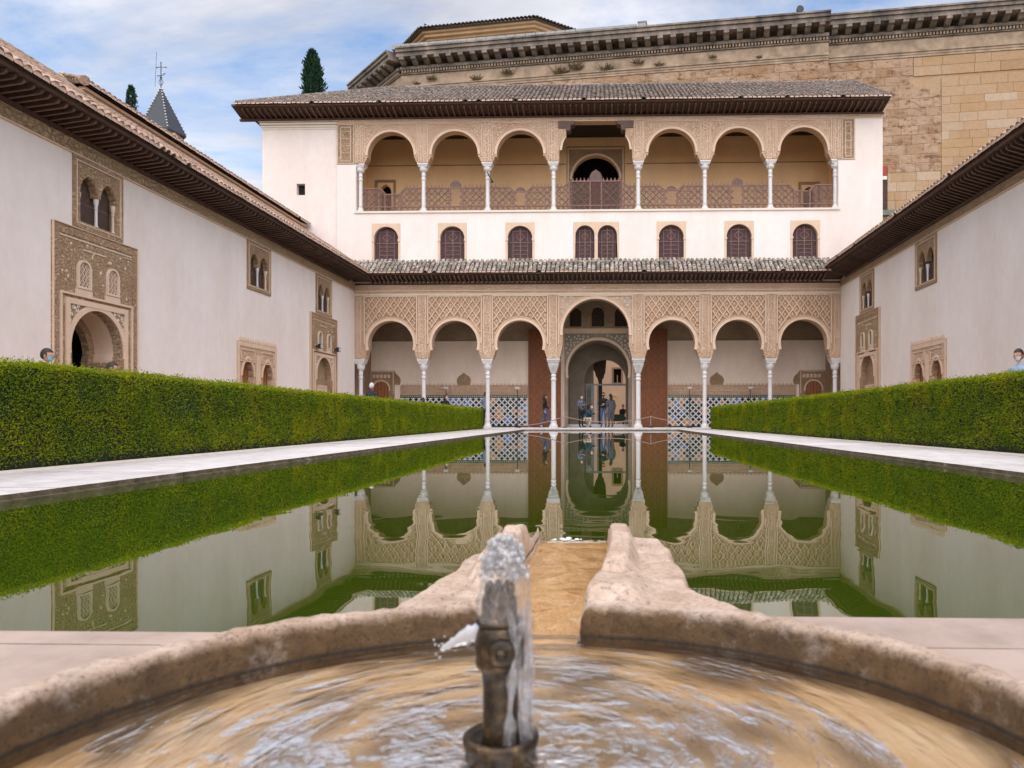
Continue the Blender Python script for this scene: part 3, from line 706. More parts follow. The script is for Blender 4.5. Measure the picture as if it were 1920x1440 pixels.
def column(parent, fr, a, c, z0, zt, rs, muq=False):
    h = zt-z0; base = 0.30*rs/0.11; x, y, _ = fr(a, 0, c)
    zc = zt-0.64*rs/0.11 if zt < 5 else zt-0.42
    mb = MB(); mb.lathe([(rs*1.06, base), (rs*1.02, base+.06), (rs*.97, zc-.42), (rs*.97, zc-.36), (rs*1.22, zc-.34), (rs*1.22, zc-.29), (rs, zc-.27), (rs, zc-.17), (rs*1.15, zc-.155), (rs*1.15, zc-.125), (rs, zc-.11), (rs, zc)], (x, y, z0), 16)
    # lathe profile heights are relative to z0
    mb = MB(); zr = zc-z0
    mb.lathe([(rs*1.06, base), (rs*1.02, base+.06), (rs*.97, zr-.42), (rs*.97, zr-.36), (rs*1.22, zr-.34), (rs*1.22, zr-.29), (rs, zr-.27), (rs, zr-.17), (rs*1.15, zr-.155), (rs*1.15, zr-.125), (rs, zr-.11), (rs, zr)], (x, y, z0), 16)
    sh = part('column', mb, 'marble', parent, True)
    mb = MB(); s = 1.75*rs
    mb.box(x-s, x+s, y-s, y+s, z0, z0+.07); mb.lathe([(s*.98, .07), (s*.98, .1), (rs*1.3, base*.62), (rs*1.2, base*.8), (rs*1.3, base*.86), (rs*1.3, base*.95), (rs*1.06, base)], (x, y, z0), 16)
    part('base', mb, 'marble', sh)
    mb = MB(); t = zt-zc; q = 2.3*rs
    if muq:
        for i in range(5):
            f0 = i/5; ww = rs*(1.15+1.15*f0); mb.box(x-ww, x+ww, y-ww, y+ww, zc+t*.62*f0, zc+t*.62*(f0+.2))
            ww *= 0.86; mb.lathe([(ww*1.25, t*.62*f0), (ww*1.32, t*.62*(f0+.2)-.004)], (x, y, zc), 8)
    else:
        mb.lathe([(rs*1.02, 0), (rs*1.08, .02), (rs*1.05, t*.06), (rs*1.55, t*.14), (rs*1.95, t*.28), (rs*2.08, t*.45), (rs*2.08, t*.62)], (x, y, zc), 12)
    mb.box(x-q*.92, x+q*.92, y-q*.92, y+q*.92, zc+t*.6, zc+t*.74); mb.box(x-q*1.04, x+q*1.04, y-q*1.04, y+q*1.04, zc+t*.74, zc+t*.86)
    mb.box(x-q*1.16, x+q*1.16, y-q*1.16, y+q*1.16, zc+t*.86, zt)
    part('capital', mb, 'marble_grey' if muq else 'marble', sh)
for a in COLS:
    column(pav, FF, a, -0.275, 0.06, 3.40, 0.118 if abs(a) < 3 else 0.102, abs(a) < 3)
# portico: floor, back wall with doorway, side walls, ceiling
mb = MB(); mb.box(-12.6, 12.0, 36.45, 47.5, -0.05, 0.06); part('portico_floor', mb, 'paving_marble', pav)
mb = MB(); mb.box(-12.0, 11.4, 36.25, 36.44, -0.05, 0.03); part('step', mb, 'paving_marble', pav)
BF = lambda a, b, c: (BC+a, 40.5-c, b)
DC, DHW = 0.10, 1.60
door_op = arch_open(DC, 0.06, 3.06, DHW, DHW, 26)
def rot_open(op): return op
grille = [(-1.10, .31), (0.085, .335), (1.31, .33)]
holes = [arch_open(a, 5.35, 6.05, h, h*1.15, 12) for a, h in grille]
mb = MB(); mb.plate([(-12.3, 0.06), (-12.3, 7.6), (12.3, 7.6), (12.3, 0.06)]+door_op, holes, BF, -0.4, 0.0)
bw = part('portico_wall', mb, 'plaster_back', pav)
mb = MB()       # dark carved band under the ceiling
mb.fbox(BF, -12.28, -1.9, 4.68, 7.2, 0, 0.04); mb.fbox(BF, 2.05, 12.28, 4.68, 7.2, 0, 0.04)
mb.plate([(-1.899, 4.97), (-1.899, 7.2), (2.049, 7.2), (2.049, 4.97)], holes, BF, 0, 0.04)
part('carved_band', mb, 'stucco_dark', bw)
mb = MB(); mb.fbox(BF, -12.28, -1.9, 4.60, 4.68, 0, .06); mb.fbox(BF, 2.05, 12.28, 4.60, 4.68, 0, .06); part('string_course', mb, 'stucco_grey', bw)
mb = MB()       # portal surround
mb.plate([(DC-1.78, 0.06), (DC-1.78, 4.97), (DC+1.78, 4.97), (DC+1.78, 0.06)]+door_op, [], BF, 0, 0.05)
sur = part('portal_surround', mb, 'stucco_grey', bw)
mb = MB(); mb.plate(annulus(DC, 3.06, DHW-.005, DHW+.12, -.25, PI+.25, 36), [], BF, 0.0, 0.09); part('arch_moulding', mb, 'stucco_plain', sur)
mb = MB(); frame_bars(mb, BF, DC-1.85, DC+1.85, 0.06, 5.06, 0.07, 0, 0.08, bottom=False); mb.fbox(BF, DC-1.85, DC+1.85, 5.06, 5.25, 0, .07); part('panel_border', mb, 'stucco_plain', sur)
mb = MB(); rs = random.Random(5)
for s in (-1, 1):
    got = []
    for i in range(900):
        a = DC+s*rs.uniform(0.5, 1.68); b = rs.uniform(3.5, 4.86)
        if math.hypot(a-DC, b-3.06) < DHW+.2 or any(math.hypot(a-p, b-q) < .145 for p, q in got): continue
        got.append((a, b))
        spiral(mb, BF, a, b, rs.uniform(.045, .075), 1.2, 0.06, rs.choice((-1, 1)), rs.uniform(0, 6), 0.014)
part('scroll_relief', mb, 'stucco_white', sur)
for a, h in grille:
    mb = MB(); lattice(mb, BF, lambda x, y, a=a, h=h: abs(x-a) < h and y < 6.05+math.sqrt(max(0, h*h-(x-a)**2))*1.1, a-h, a+h, 5.35, 6.45, 0.17, 0.17, 0.035, -0.2, -0.16)
    mb.fbox(BF, a-h-.06, a+h+.06, 5.25, 6.5, -0.39, -0.37, 1)
    w = part('grille_window', mb, ['wood_corbel', 'dark_room'], bw)
    mb = MB(); mb.plate(arch_open(a, 5.29, 6.05, h+.06, (h+.06)*1.15, 12), [arch_open(a, 5.35, 6.05, h, h*1.15, 12)], BF, 0.03, 0.07); part('frame', mb, 'stucco_brown', w)
# passage behind the portal, with a second narrower arch
mb = MB(); n = len(door_op)
V = [BF(a, b, -0.4) for a, b in door_op]+[(BC+a, 43.0, b) for a, b in door_op]
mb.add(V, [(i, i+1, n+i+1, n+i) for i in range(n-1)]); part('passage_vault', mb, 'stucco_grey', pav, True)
PF = lambda a, b, c: (BC+a, 43.0-c, b)
in_op = arch_open(0.49, 0.06, 2.65, 1.15, 1.16, 22)
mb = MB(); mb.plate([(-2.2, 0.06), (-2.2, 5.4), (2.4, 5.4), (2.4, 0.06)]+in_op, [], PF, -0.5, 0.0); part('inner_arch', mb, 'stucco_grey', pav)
mb = MB(); mb.box(-2.6, 2.3, 41.2, 41.5, 0.06, 0.2); part('threshold_step', mb, 'paving_marble', pav)
for x0_, x1_ in ((-12.6, -12.25), (11.7, 12.05)):
    mb = MB(); mb.box(x0_, x1_, 37.55, 43.4, 0.06, 7.6); part('portico_side_wall', mb, 'stucco_brown', pav)
mb = MB(); mb.box(-12.25, 11.7, 37.5, 40.5, 7.2, 7.35); part('portico_ceiling', mb, 'wood_black', pav)
# great door leaves folded back on the wall
for a0, a1 in ((-3.58, -1.86), (2.03, 3.73)):
    mb = MB(); mb.fbox(BF, a0, a1, 0.09, 5.16, 0.065, 0.15)
    leaf = part('door_leaf', mb, 'door_wood', pav)
    mb = MB(); frame_bars(mb, BF, a0+.01, a1-.01, 0.1, 5.15, 0.12, 0.15, 0.172); mb.fbox(BF, a0+.13, a1-.13, 2.1, 2.16, .15, .172)
    part('door_frame', mb, 'door_wood', leaf)
    mb = MB()       # interlaced strapwork: two turned nets
    lattice(mb, BF, lambda a, b: True, a0+.14, a1-.14, 2.2, 5.0, 0.36, 0.36, 0.022, .15, .166)
    lattice(mb, BF, lambda a, b: True, a0+.14, a1-.14, 0.26, 2.06, 0.36, 0.36, 0.022, .15, .166)
    for i in range(1, 5): mb.fbox(BF, a0+.14+i*.36-.18-.011, a0+.14+i*.36-.18+.011, .26, 5.0, .15, .162)
    part('strapwork', mb, 'wood_orange', leaf)
# stucco band with stepped merlons, ogee niches, small doors, tile dado
for s in (-1, 1):
    e0, e1 = (-10.4, -3.62) if s < 0 else (3.77, 10.45)
    mb = MB(); mb.fbox(BF, e0, e1, 1.74, 2.26, 0, 0.05)
    for z in (1.76, 1.9, 2.2): mb.fbox(BF, e0, e1, z, z+.03, .05, .065)
    band = part('stucco_band', mb, 'stucco_tan', bw)
    mb = MB(); a = e0+.05
    while a < e1-.1:
        mb.fbox(BF, a, a+.15, 2.262, 2.31, 0, .048); mb.fbox(BF, a+.035, a+.115, 2.312, 2.36, 0, .047); a += .21
    part('merlons', mb, 'stucco_plain', band)
    mb = MB(); a = e0+.3
    while a < e1-.9:
        frame_bars(mb, BF, a, a+.62, 1.95, 2.17, .03, .05, .068); a += .82
    part('cartouches', mb, 'stucco_plain', band)
    ca = -7.01 if s < 0 else 6.32
    og = [(ca-.30, 2.27), (ca-.37, 2.45), (ca-.36, 2.6), (ca-.27, 2.74), (ca-.1, 2.83), (ca, 2.95), (ca+.1, 2.83), (ca+.27, 2.74), (ca+.36, 2.6), (ca+.37, 2.45), (ca+.30, 2.27)]
    mb = MB(); mb.plate(og, [], BF, 0, .052); part('ogee_relief', mb, 'stucco_brown', band)
    # small door with carved surround at the end of the portico
    da = -11.42 if s < 0 else 11.35
    op = arch_open(da, 0.06, 2.06, .42, .45, 14)
    d0, d1 = (-12.02, -10.71) if s < 0 else (10.62, 12.09)
    mb = MB(); mb.plate([(d0, .06), (d0, 3.04), (d1, 3.04), (d1, .06)]+op, [], BF, 0, .055)
    q = [(d1, 2.3), (d1, 3.0), (d1+.12, 2.85), (d1+.28, 2.7), (d1+.33, 2.5), (d1+.28, 2.3)] if s < 0 else [(d0, 2.3), (d0, 3.0), (d0-.12, 2.85), (d0-.28, 2.7), (d0-.33, 2.5), (d0-.28, 2.3)]
    mb.plate(q, [], BF, 0, .05)
    ds = part('door_surround', mb, 'stucco_brown', bw)
    mb = MB(); mb.plate(annulus(da, 2.06, .42, .50, -.2, PI+.2, 18), [], BF, .05, .08); frame_bars(mb, BF, d0+.03, d1-.03, 1.8, 3.02, .05, .05, .075, bottom=False)
    for i in range(5): mb.fbox(BF, d0+.15+i*.2, d0+.29+i*.2, 2.66, 2.84, .05, .07)
    part('arch_moulding', mb, 'stucco_plain', ds)
    mb = MB(); mb.fbox(BF, da-.5, da+.5, .06, 2.6, .004, .03)
    sd = part('small_door', mb, 'wood_orange', bw)
    mb = MB()
    for i in range(-2, 3): mb.fbox(BF, da+i*.17-.008, da+i*.17+.008, .1, 2.4, .03, .038)
    part('door_batten', mb, 'wood_dark', sd)
    # mosaic dado
    mb = MB(); mb.fbox(BF, e0, e1, 0.06, 1.70, 0, .03, 0)
    L = e1-e0; p = 0.152; ni = int(L/p); rr = random.Random(11+s)
    centers = [(rr.uniform(e0, e1), rr.uniform(.3, 1.5), rr.choice((2, 3))) for _ in range(30)]
    for i in range(ni+1):
        for j in range(0, 10):
            if (i+j) % 2: continue
            a = e0+.09+i*p; b = .16+j*.150
            if a > e1-.06: continue
            c_ = 1
            for (qa, qb, qc) in centers:
                if abs(a-qa)+abs(b-qb) < .26: c_ = qc
            if c_ == 1 and rr.random() < .12: c_ = rr.choice((2, 3, 4))
            w = .124
            # eight-pointed lozenge
            q8 = .42
            mb.add([BF(a-w*.93, b, .033), BF(a-w*q8, b-w*q8, .033), BF(a, b-w*.93, .033), BF(a+w*q8, b-w*q8, .033), BF(a+w*.93, b, .033), BF(a+w*q8, b+w*q8, .033), BF(a, b+w*.93, .033), BF(a-w*q8, b+w*q8, .033)], [tuple(range(8))], c_)
    dado = part('tile_dado', mb, ['tile_white', 'tile_black', 'tile_blue', 'tile_orange', 'tile_green'], pav, kind='stuff')
    mb = MB(); mb.fbox(BF, e0, e1, 1.60, 1.735, .0, .042, 1)
    a = e0+.03
    while a < e1-.05:
        mb.fbox(BF, a, a+.055, 1.665, 1.70, .042, .047, 0); a += .1
    mb.fbox(BF, e0, e1, .06, .12, 0, .04, 2)
    part('tile_border', mb, ['tile_white', 'tile_green', 'tile_black'], dado)

# ---- upper storey
wins = [-10.18, -6.95, -3.66, 3.63, 6.87, 10.01]
W0, W1 = 8.10, 9.98
holes = [rect(c-.70, c+.70, W0, W1) for c in wins]+[rect(-1.08, 1.12, W0, W1)]
UZ = 10.56
wall_out = [(-12.58, 6.9), (-12.58, 12.86), (-11.66, 12.86), (-11.66, UZ), (11.58, UZ), (11.58, 12.86), (12.36, 12.86), (12.36, 14.83), (13.67, 14.83), (13.67, 6.9)]
mb = MB(); mb.plate(wall_out, holes, FF, -0.55, 0.0)
wall = part('upper_wall', mb, 'plaster', pav)
PYF = lambda a, b, c: (BC+a, FY+0.12-c, b)
so = rect(-14.62, -14.20, 11.42, 11.98)
mb = MB(); mb.plate(rect(-16.31, -12.58, 5.0, 15.06), [so], PYF, -0.5, 0.0)
py = part('pylon_wall', mb, 'plaster', pav)
mb = MB(); mb.fbox(PYF, -14.62, -14.20, 11.42, 11.98, -.35, -.3); part('slit_window', mb, 'dark_room', py)
mb = MB()
for z, w in ((14.62, .03), (14.72, .06), (14.84, .1), (14.97, .14)): mb.fbox(PYF, -16.31-w, -12.585, z, z+.09, 0, w)
part('cornice', mb, 'plaster_cream', py)
mb = MB(); mb.box(BC-16.31, BC-15.9, FY+.62, 43.6, 0, 15.05); mb.box(BC+13.3, BC+13.67, FY+.55, 43.6, 0, 15.05); mb.box(BC-16.3, BC+13.66, 43.5, 43.8, 5.5, 15.05); mb.box(BC-16.3, BC-2.2, 43.5, 43.8, 0, 5.5); mb.box(BC+2.4, BC+13.66, 43.5, 43.8, 0, 5.5)
part('outer_walls', mb, 'plaster', pav)
def win_lattice(name, c, hw, zb, zt, parent):
    zs = zt-hw
    ins = lambda a, b: abs(a-c) < hw-.01 and (b < zs or math.hypot(a-c, b-zs) < hw-.01)
    mb = MB(); lattice(mb, FF, ins, c-hw, c+hw, zb, zt, .066, .066, .016, -.215, -.2)
    x = part(name, mb, 'wood_violet', parent)
    mb = MB()
    for z in (zb+.02, zb+.14, zb+.92): mb.fbox(FF, c-hw, c+hw, z, z+.035, -.2, -.17)
    mb.fbox(FF, c-.02, c+.02, zb+.06, zt-.1, -.2, -.172)
    mb.fbox(FF, c-hw*.62, c-hw*.62+.03, zb+.15, zt-.22, -.2, -.172); mb.fbox(FF, c+hw*.62-.03, c+hw*.62, zb+.15, zt-.22, -.2, -.172)
    mb.fbox(FF, c-hw*.62, c+hw*.62, zt-.24, zt-.21, -.2, -.173)
    for z in (zb+.35, zb+.55, zb+.75): mb.fbox(FF, c-hw*.6, c+hw*.6, z, z+.025, -.2, -.174)
    q = hw*.36; zc = zt-.5
    for p_, q_ in (((c-q, zc), (c, zc+q)), ((c, zc+q), (c+q, zc)), ((c+q, zc), (c, zc-q)), ((c, zc-q), (c-q, zc))):
        mb.bar(FF(p_[0], p_[1], -.185), FF(q_[0], q_[1], -.185), .03, .025, (0, -1, 0))
    part('lattice_frame', mb, 'wood_purple', x)
    return x
for c in wins:
    op = arch_open(c, W0, 9.22, .60, .60, 18)
    mb = MB(); mb.plate([(c-.695, W0+.003), (c-.695, W1-.004), (c+.695, W1-.004), (c+.695, W0+.003)]+op, [], FF, -.35, 0.012)
    w = part('window', mb, 'stucco_plain', pav)
    mb = MB()
    for s in (-1, 1):
        mb.fbox(FF, c+s*.63-.055, c+s*.63+.055, 9.1, 9.2, -.12, .04)
        x, y, _ = FF(c+s*.645, 0, -.05); mb.lathe([(.035, 0), (.035, .95), (.055, 1.0)], (x, y, W0+.01), 8)
    part('colonnette', mb, 'stucco_cream', w)
    win_lattice('shutter_lattice', c, .60, W0, 9.82, w)
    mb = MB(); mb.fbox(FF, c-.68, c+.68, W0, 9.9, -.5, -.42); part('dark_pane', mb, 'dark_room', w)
mb = MB(); mb.plate([(-1.075, W0+.003), (-1.075, W1-.004), (1.115, W1-.004), (1.115, W0+.003), (1.06, W0)]+arch_open(.56, W0, 9.36, .46, .46, 16)[1:-1]+[(.10, W0), (-.06, W0)]+arch_open(-.52, W0, 9.36, .46, .46, 16)[1:-1]+[(-1.0, W0)], [], FF, -.35, .012)
w = part('twin_window', mb, 'stucco_plain', pav)
for c in (-.52, .56):
    win_lattice('shutter_lattice', c, .46, W0, 9.82, w)
mb = MB(); x, y, _ = FF(.02, 0, -.06); mb.lathe([(.06, 0), (.045, .06), (.042, .8), (.06, .84), (.045, .88), (.085, 1.05), (.09, 1.12)], (x, y, W0+.01), 10); part('colonnette', mb, 'marble', w)
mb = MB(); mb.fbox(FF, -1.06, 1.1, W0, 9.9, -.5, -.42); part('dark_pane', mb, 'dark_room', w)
mb = MB(); mb.fbox(FF, -11.72, 11.65, UZ-.09, UZ+.005, -.5, .06); part('balcony_sill', mb, 'plaster_cream', pav)
# upper arches
UT = 14.83
for k in range(7):
    ctr = (COLS[k]+COLS[k+1])/2; hb = (COLS[k+1]-COLS[k])/2
    if k == 3: continue
    r, zs = 1.13, 13.29
    hw0 = hb-.28
    prof = [(hw0, 12.9), (hw0, 12.97), (hw0-.05, 12.99), (hw0-.05, 13.06), (hw0-.09, 13.08), (hw0-.09, 13.15), (r, 13.18)]
    op = [(ctr+w, z) for w, z in prof]+arc(ctr, zs, r, 0, PI, 24)+[(ctr-w, z) for w, z in reversed(prof)]
    mb = MB(); mb.plate([(COLS[k], 12.9), (COLS[k], UT), (COLS[k+1], UT), (COLS[k+1], 12.9)]+op, [], FF, -.5, 0.0)
    bay = part('gallery_arch', mb, 'stucco_tan', pav)
    mb = MB(); mb.plate(annulus(ctr, zs, r-.003, r+.12, 0, PI, 30), [], FF, -.02, .03); mb.plate(annulus(ctr, zs, r+.14, r+.165, .06, PI-.06, 30), [], FF, -.02, .04)
    part('arch_moulding', mb, 'stucco_plain', bay)
    mb = MB(); frame_bars(mb, FF, ctr-hb+.24, ctr+hb-.24, 13.2, UT-.02, .035, 0, .03, bottom=False); part('panel_border', mb, 'stucco_cream', bay)
for i, a in enumerate(COLS):
    mb = MB()
    mb.fbox(FF, a-.2, a+.2, 12.92, UT-.015, -.02, .02, 0)
    for q in (-.2, -.09, .065, .175): mb.fbox(FF, a+q, a+q+.025, 12.94, UT-.015, .02, .036, 1)
    for z in (13.3, 13.9, 14.4): mb.fbox(FF, a-.175, a-.09, z, z+.02, .02, .034, 1)
    part('pilaster_strip', mb, ['stucco_tan', 'stucco_cream'], pav)
    column(pav, FF, a, -.25, UZ, 12.9, .098)
for d0, d1 in ((-12.58, -11.5), (11.5, 12.36)):
    mb = MB(); mb.fbox(FF, d0, d1, 12.86, UT, -.4, .015, 0)
    lo, hi = (d0, -11.72) if d0 < 0 else (11.72, d1)
    frame_bars(mb, FF, lo+.02, hi-.02, 12.88, UT-.03, .03, .015, .035, 1); frame_bars(mb, FF, lo+.18, hi-.18, 13.0, UT-.16, .03, .015, .035, 1)
    for z in (13.4, 13.75, 14.1, 14.45): mb.fbox(FF, lo+.2, hi-.2, z, z+.018, .015, .03, 1)
    part('carved_panel', mb, ['stucco_brown', 'stucco_cream'], pav)
# central bay of the gallery: lintel on timber corbels over plaster half-arches
for s in (-1, 1):
    base = s*2.05
    P = [(base, 12.9), (base, 14.5), (base-s*.62, 14.5), (base-s*.62, 14.14), (base-s*.55, 14.08), (base-s*.42, 13.93), (base-s*.33, 13.72), (base-s*.29, 13.45), (base-s*.28, 12.9)]
    mb = MB(); mb.plate(P, [], FF, -.5, 0.0); br = part('half_arch_bracket', mb, 'stucco_tan', pav)
    mb = MB(); mb.plate([(base-s*.64, 14.14), (base-s*.57, 14.08), (base-s*.44, 13.93), (base-s*.35, 13.72), (base-s*.31, 13.45), (base-s*.42, 13.45), (base-s*.46, 13.72), (base-s*.55, 13.98), (base-s*.64, 14.1)][:9], [], FF, -.01, .03); part('arch_moulding', mb, 'stucco_cream', br)
    mb = MB(); mb.plate([(base-s*.25, 14.5), (base-s*.25, UT), (base-s*1.02, UT), (base-s*1.02, 14.72), (base-s*.98, 14.66), (base-s*.84, 14.64), (base-s*.84, 14.5), (base-s*.80, 14.38), (base-s*.63, 14.37), (base-s*.63, 14.499)], [], FF, -.48, .06)
    part('timber_corbel', mb, 'wood_corbel', pav)
    mb = MB(); mb.fbox(FF, min(base, base-s*.25), max(base, base-s*.25), 14.5, UT, -.5, 0); part('lintel_block', mb, 'stucco_tan', pav)
mb = MB(); mb.fbox(FF, -12.58, 13.67, UT, 14.98, -.5, .02, 0); mb.fbox(FF, -12.58, 13.67, 14.98, 15.05, -.5, .05, 1); mb.fbox(FF, -12.58, 13.67, UT, UT+.025, .02, .035, 1)
part('gallery_frieze', mb, ['stucco_tan', 'stucco_cream'], pav)
# gallery interior
mb = MB(); mb.box(BC-12.3, BC+12.2, 37.1, 43.4, 10.3, UZ-.1); part('gallery_floor', mb, 'plaster_ochre', pav)
UF = lambda a, b, c: (BC+a, 40.0-c, b)
uop = arch_open(-.02, UZ-.09, 12.95, 1.24, 1.24, 24); lop = arch_open(-11.06, UZ-.09, 12.4, .31, .38, 12); rop = arch_open(11.0, UZ-.09, 12.1, .31, .38, 12)
mb = MB(); mb.plate([(-12.3, UZ-.09), (-12.3, 15.14), (12.2, 15.14), (12.2, UZ-.09)]+rop+uop+lop, [], UF, -.4, 0); ub = part('gallery_back_wall', mb, 'plaster_ochre', pav)
mb = MB(); mb.fbox(UF, -12.28, -1.6, 13.74, 13.78, 0, .03); mb.fbox(UF, 1.56, 12.18, 13.74, 13.78, 0, .03); part('string_course', mb, 'stucco_brown', ub)
mb = MB(); mb.plate([(-1.53, UZ), (-1.53, 14.66), (1.48, 14.66), (1.48, UZ)]+uop, [], UF, 0, .045); us = part('portal_surround', mb, 'stucco_brown', ub)
mb = MB(); mb.plate(annulus(-.02, 12.95, 1.235, 1.34, 0, PI, 26), [], UF, .02, .08); frame_bars(mb, UF, -1.5, 1.45, UZ, 14.6, .09, .045, .07, bottom=False); part('arch_moulding', mb, 'stucco_plain', us)
for (c, op) in ((-11.06, lop), (11.0, rop)):
    t = op[len(op)//2][1]
    mb = MB(); frame_bars(mb, UF, c-.56, c+.56, UZ, t+.25, .14, 0, .03, bottom=False); part('door_surround', mb, 'stucco_brown', ub)
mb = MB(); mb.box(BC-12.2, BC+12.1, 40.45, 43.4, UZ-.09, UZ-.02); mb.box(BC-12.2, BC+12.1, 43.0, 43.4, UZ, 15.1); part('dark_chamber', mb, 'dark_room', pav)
mb = MB(); mb.box(BC-12.35, BC+12.3, 37.5, 43.45, 15.14, 15.3); part('gallery_ceiling', mb, 'wood_black', pav)
SLF = lambda a, b, c: (BC-11.95+c, 37.5+a, b)
for s in (-1, 1):
    fr = (lambda a, b, c: (BC-11.98+c, 37.5+a, b)) if s < 0 else (lambda a, b, c: (BC+11.9-c, 37.5+a, b))
    op = arch_open(1.25, UZ-.09, 12.9, .8, .95, 14)
    mb = MB(); mb.plate([(0, UZ-.09), (0, 15.14), (2.5, 15.14), (2.5, UZ-.09)]+op, [], fr, -.3, 0); part('gallery_end_wall', mb, 'plaster_ochre', pav)
mb = MB(); mb.box(BC-12.9, BC-12.5, 37.6, 40.2, UZ, 15); mb.box(BC+12.4, BC+12.8, 37.6, 40.2, UZ, 15); part('alcove_walls', mb, 'plaster_ochre', pav)
# balcony railings
def railing(k):
    a0, a1 = COLS[k]+.1, COLS[k+1]-.1; c = (a0+a1)/2; zb = UZ+.02; lo = zb+.26
    w = a1-a0
    def top(a):
        u = (a-a0)/w
        if k in (0, 6):
            if k == 6: u = 1-u
            d = 0.30 if .40 < u < .62 else (0.30*(u-.30)/.10 if .30 < u <= .40 else (0.30*(.72-u)/.10 if .62 <= u < .72 else 0)); return zb+1.17-d
        if k in (2, 4):
            d = 0.20 if .40 < u < .60 else (0.20*(u-.32)/.08 if .32 < u <= .40 else (0.20*(.68-u)/.08 if .60 <= u < .68 else 0)); return zb+1.17-d
        if k == 3:
            d = .26 if .18 < u < .82 else (.26*(u-.10)/.08 if .10 < u <= .18 else (.26*(.90-u)/.08 if .82 <= u < .90 else 0)); return zb+1.17+d
        return zb+1.17
    cc = -.26
    mb = MB(); lattice(mb, FF, lambda a, b: b < top(a)-.02, a0, a1, zb, zb+1.5, .085, .085, .014, cc-.006, cc+.006, 0, .03)
    rail = part('balcony_railing', mb, 'wood_purple', pav)
    mb = MB(); lattice(mb, FF, lambda a, b: lo < b < top(a)-.03 and abs(a-c) > .19, a0, a1, lo, zb+1.45, .31, .31, .034, cc+.008, cc+.03, 0, .03)
    lattice(mb, FF, lambda a, b: True, a0, a1, zb+.02, lo, .26, .26, .03, cc+.008, cc+.03, 0, .03)
    for z in (lo+.28, lo+.62):
        n = 7
        for i in range(n):
            s0 = a0+w*(i+.2)/n
            if abs(s0+w*.3/n-c) > .25: mb.fbox(FF, s0, s0+w*.6/n, z, z+.03, cc+.008, cc+.028)
    part('strapwork', mb, 'wood_corbel', rail)
    mb = MB()
    mb.fbox(FF, a0, a1, zb-.02, zb+.045, cc-.03, cc+.035); mb.fbox(FF, a0, a1, lo-.025, lo+.025, cc-.03, cc+.036)
    n = 60; P = [(a0+w*i/n, top(a0+w*i/n)) for i in range(n+1)]
    keep = [P[0]]
    for i in range(1, n):
        if abs((P[i+1][1]-P[i][1])-(P[i][1]-P[i-1][1])) > 1e-4: keep.append(P[i])
    keep.append(P[-1])
    for p_, q_ in zip(keep, keep[1:]): mb.bar(FF(p_[0], p_[1], cc), FF(q_[0], q_[1], cc), .06, .055, (0, -1, 0))
    posts = {0: (.38, .64), 6: (.36, .62), 1: (.40, .62), 5: (.38, .60), 2: (.39, .61), 4: (.39, .61), 3: (.17, .43, .57, .83)}[k]
    for u in posts: mb.fbox(FF, a0+w*u-.03, a0+w*u+.03, zb, top(a0+w*u)+.01, cc-.035, cc+.04)
    part('rail_frame', mb, 'wood_purple', rail)
    mb = MB(); a = a0+.1
    flat = {0: (.70, 1.0), 6: (0, .30), 1: (0, 1), 5: (0, 1), 2: (0, 1), 4: (0, 1), 3: (0, 1)}[k]
    while a < a1-.05:
        u = (a-a0)/w; z = top(a)
        if flat[0] <= u <= flat[1] and abs(z-top(a+.02)) < .003 and abs(z-top(a-.02)) < .003 and not (k in (1, 2, 4, 5) and .39 < u < .61) and not (k == 3 and .42 < u < .58):
            mb.add([FF(a-.055, z+.02, cc+.012), FF(a+.055, z+.02, cc+.012), FF(a, z+.19, cc+.012), FF(a-.055, z+.02, cc-.012), FF(a+.055, z+.02, cc-.012), FF(a, z+.19, cc-.012)], [(0, 1, 2), (5, 4, 3), (0, 3, 4, 1), (1, 4, 5, 2), (2, 5, 3, 0)])
        a += .185
    part('finials', mb, 'wood_purple', rail)
    if k in (1, 5, 3, 2, 4):
        h = {1: .34, 5: .34, 3: .52, 2: .2, 4: .2}[k]; hw = {1: .3, 5: .3, 3: .33, 2: .25, 4: .25}[k]; z = top(c)
        pts = [(c-hw, z)]+[(c-hw*math.cos(PI/2*i/8)*(1 if i % 2 == 0 else .93), z+h*math.sin(PI/2*i/8)**.8) for i in range(1, 8)]+[(c, z+h*1.12)]
        pts += [(2*c-a, b) for a, b in reversed(pts[:-1])]
        mb = MB(); mb.plate(pts, [], FF, cc-.02, cc+.02); part('crest', mb, 'wood_corbel', rail)
for k in range(7): railing(k)
# roofs
z1 = eave(pav, FF, -10.8, 10.75, 7.02, .88, .34, ends=(.95, .95))
lr = link('lower_roof', None, pav)
ds = Vector((0, .9, .66)).normalized()
mb = MB(); mb.hexa([FF(-11.7, z1-.02, .9), FF(11.66, z1-.02, .9), FF(11.66, 8.03, -.02), FF(-11.7, 8.03, -.02), FF(-11.7, z1+.0, .9), FF(11.66, z1+.0, .9), FF(11.66, 8.06, -.02), FF(-11.7, 8.06, -.02)])
part('roof_deck', mb, 'tile_pan', lr)
tile_roof(lr, FF(-11.7, z1, .92), (1, 0, 0), ds, 23.36, 1.14, 'tile_lower', 'tile_pan_green', sc=1.08, clip=lambda s, d: s > .62-d*.8 and s < 23.36-.62+d*.8, row=.30)
mb = MB()
for i in range(52):
    a = -11.6+i*.45; mb.bar(FF(a, 8.07, .04), FF(a+.44, 8.075, .04), .1, .07)
part('flashing', mb, 'stucco_cream', lr)
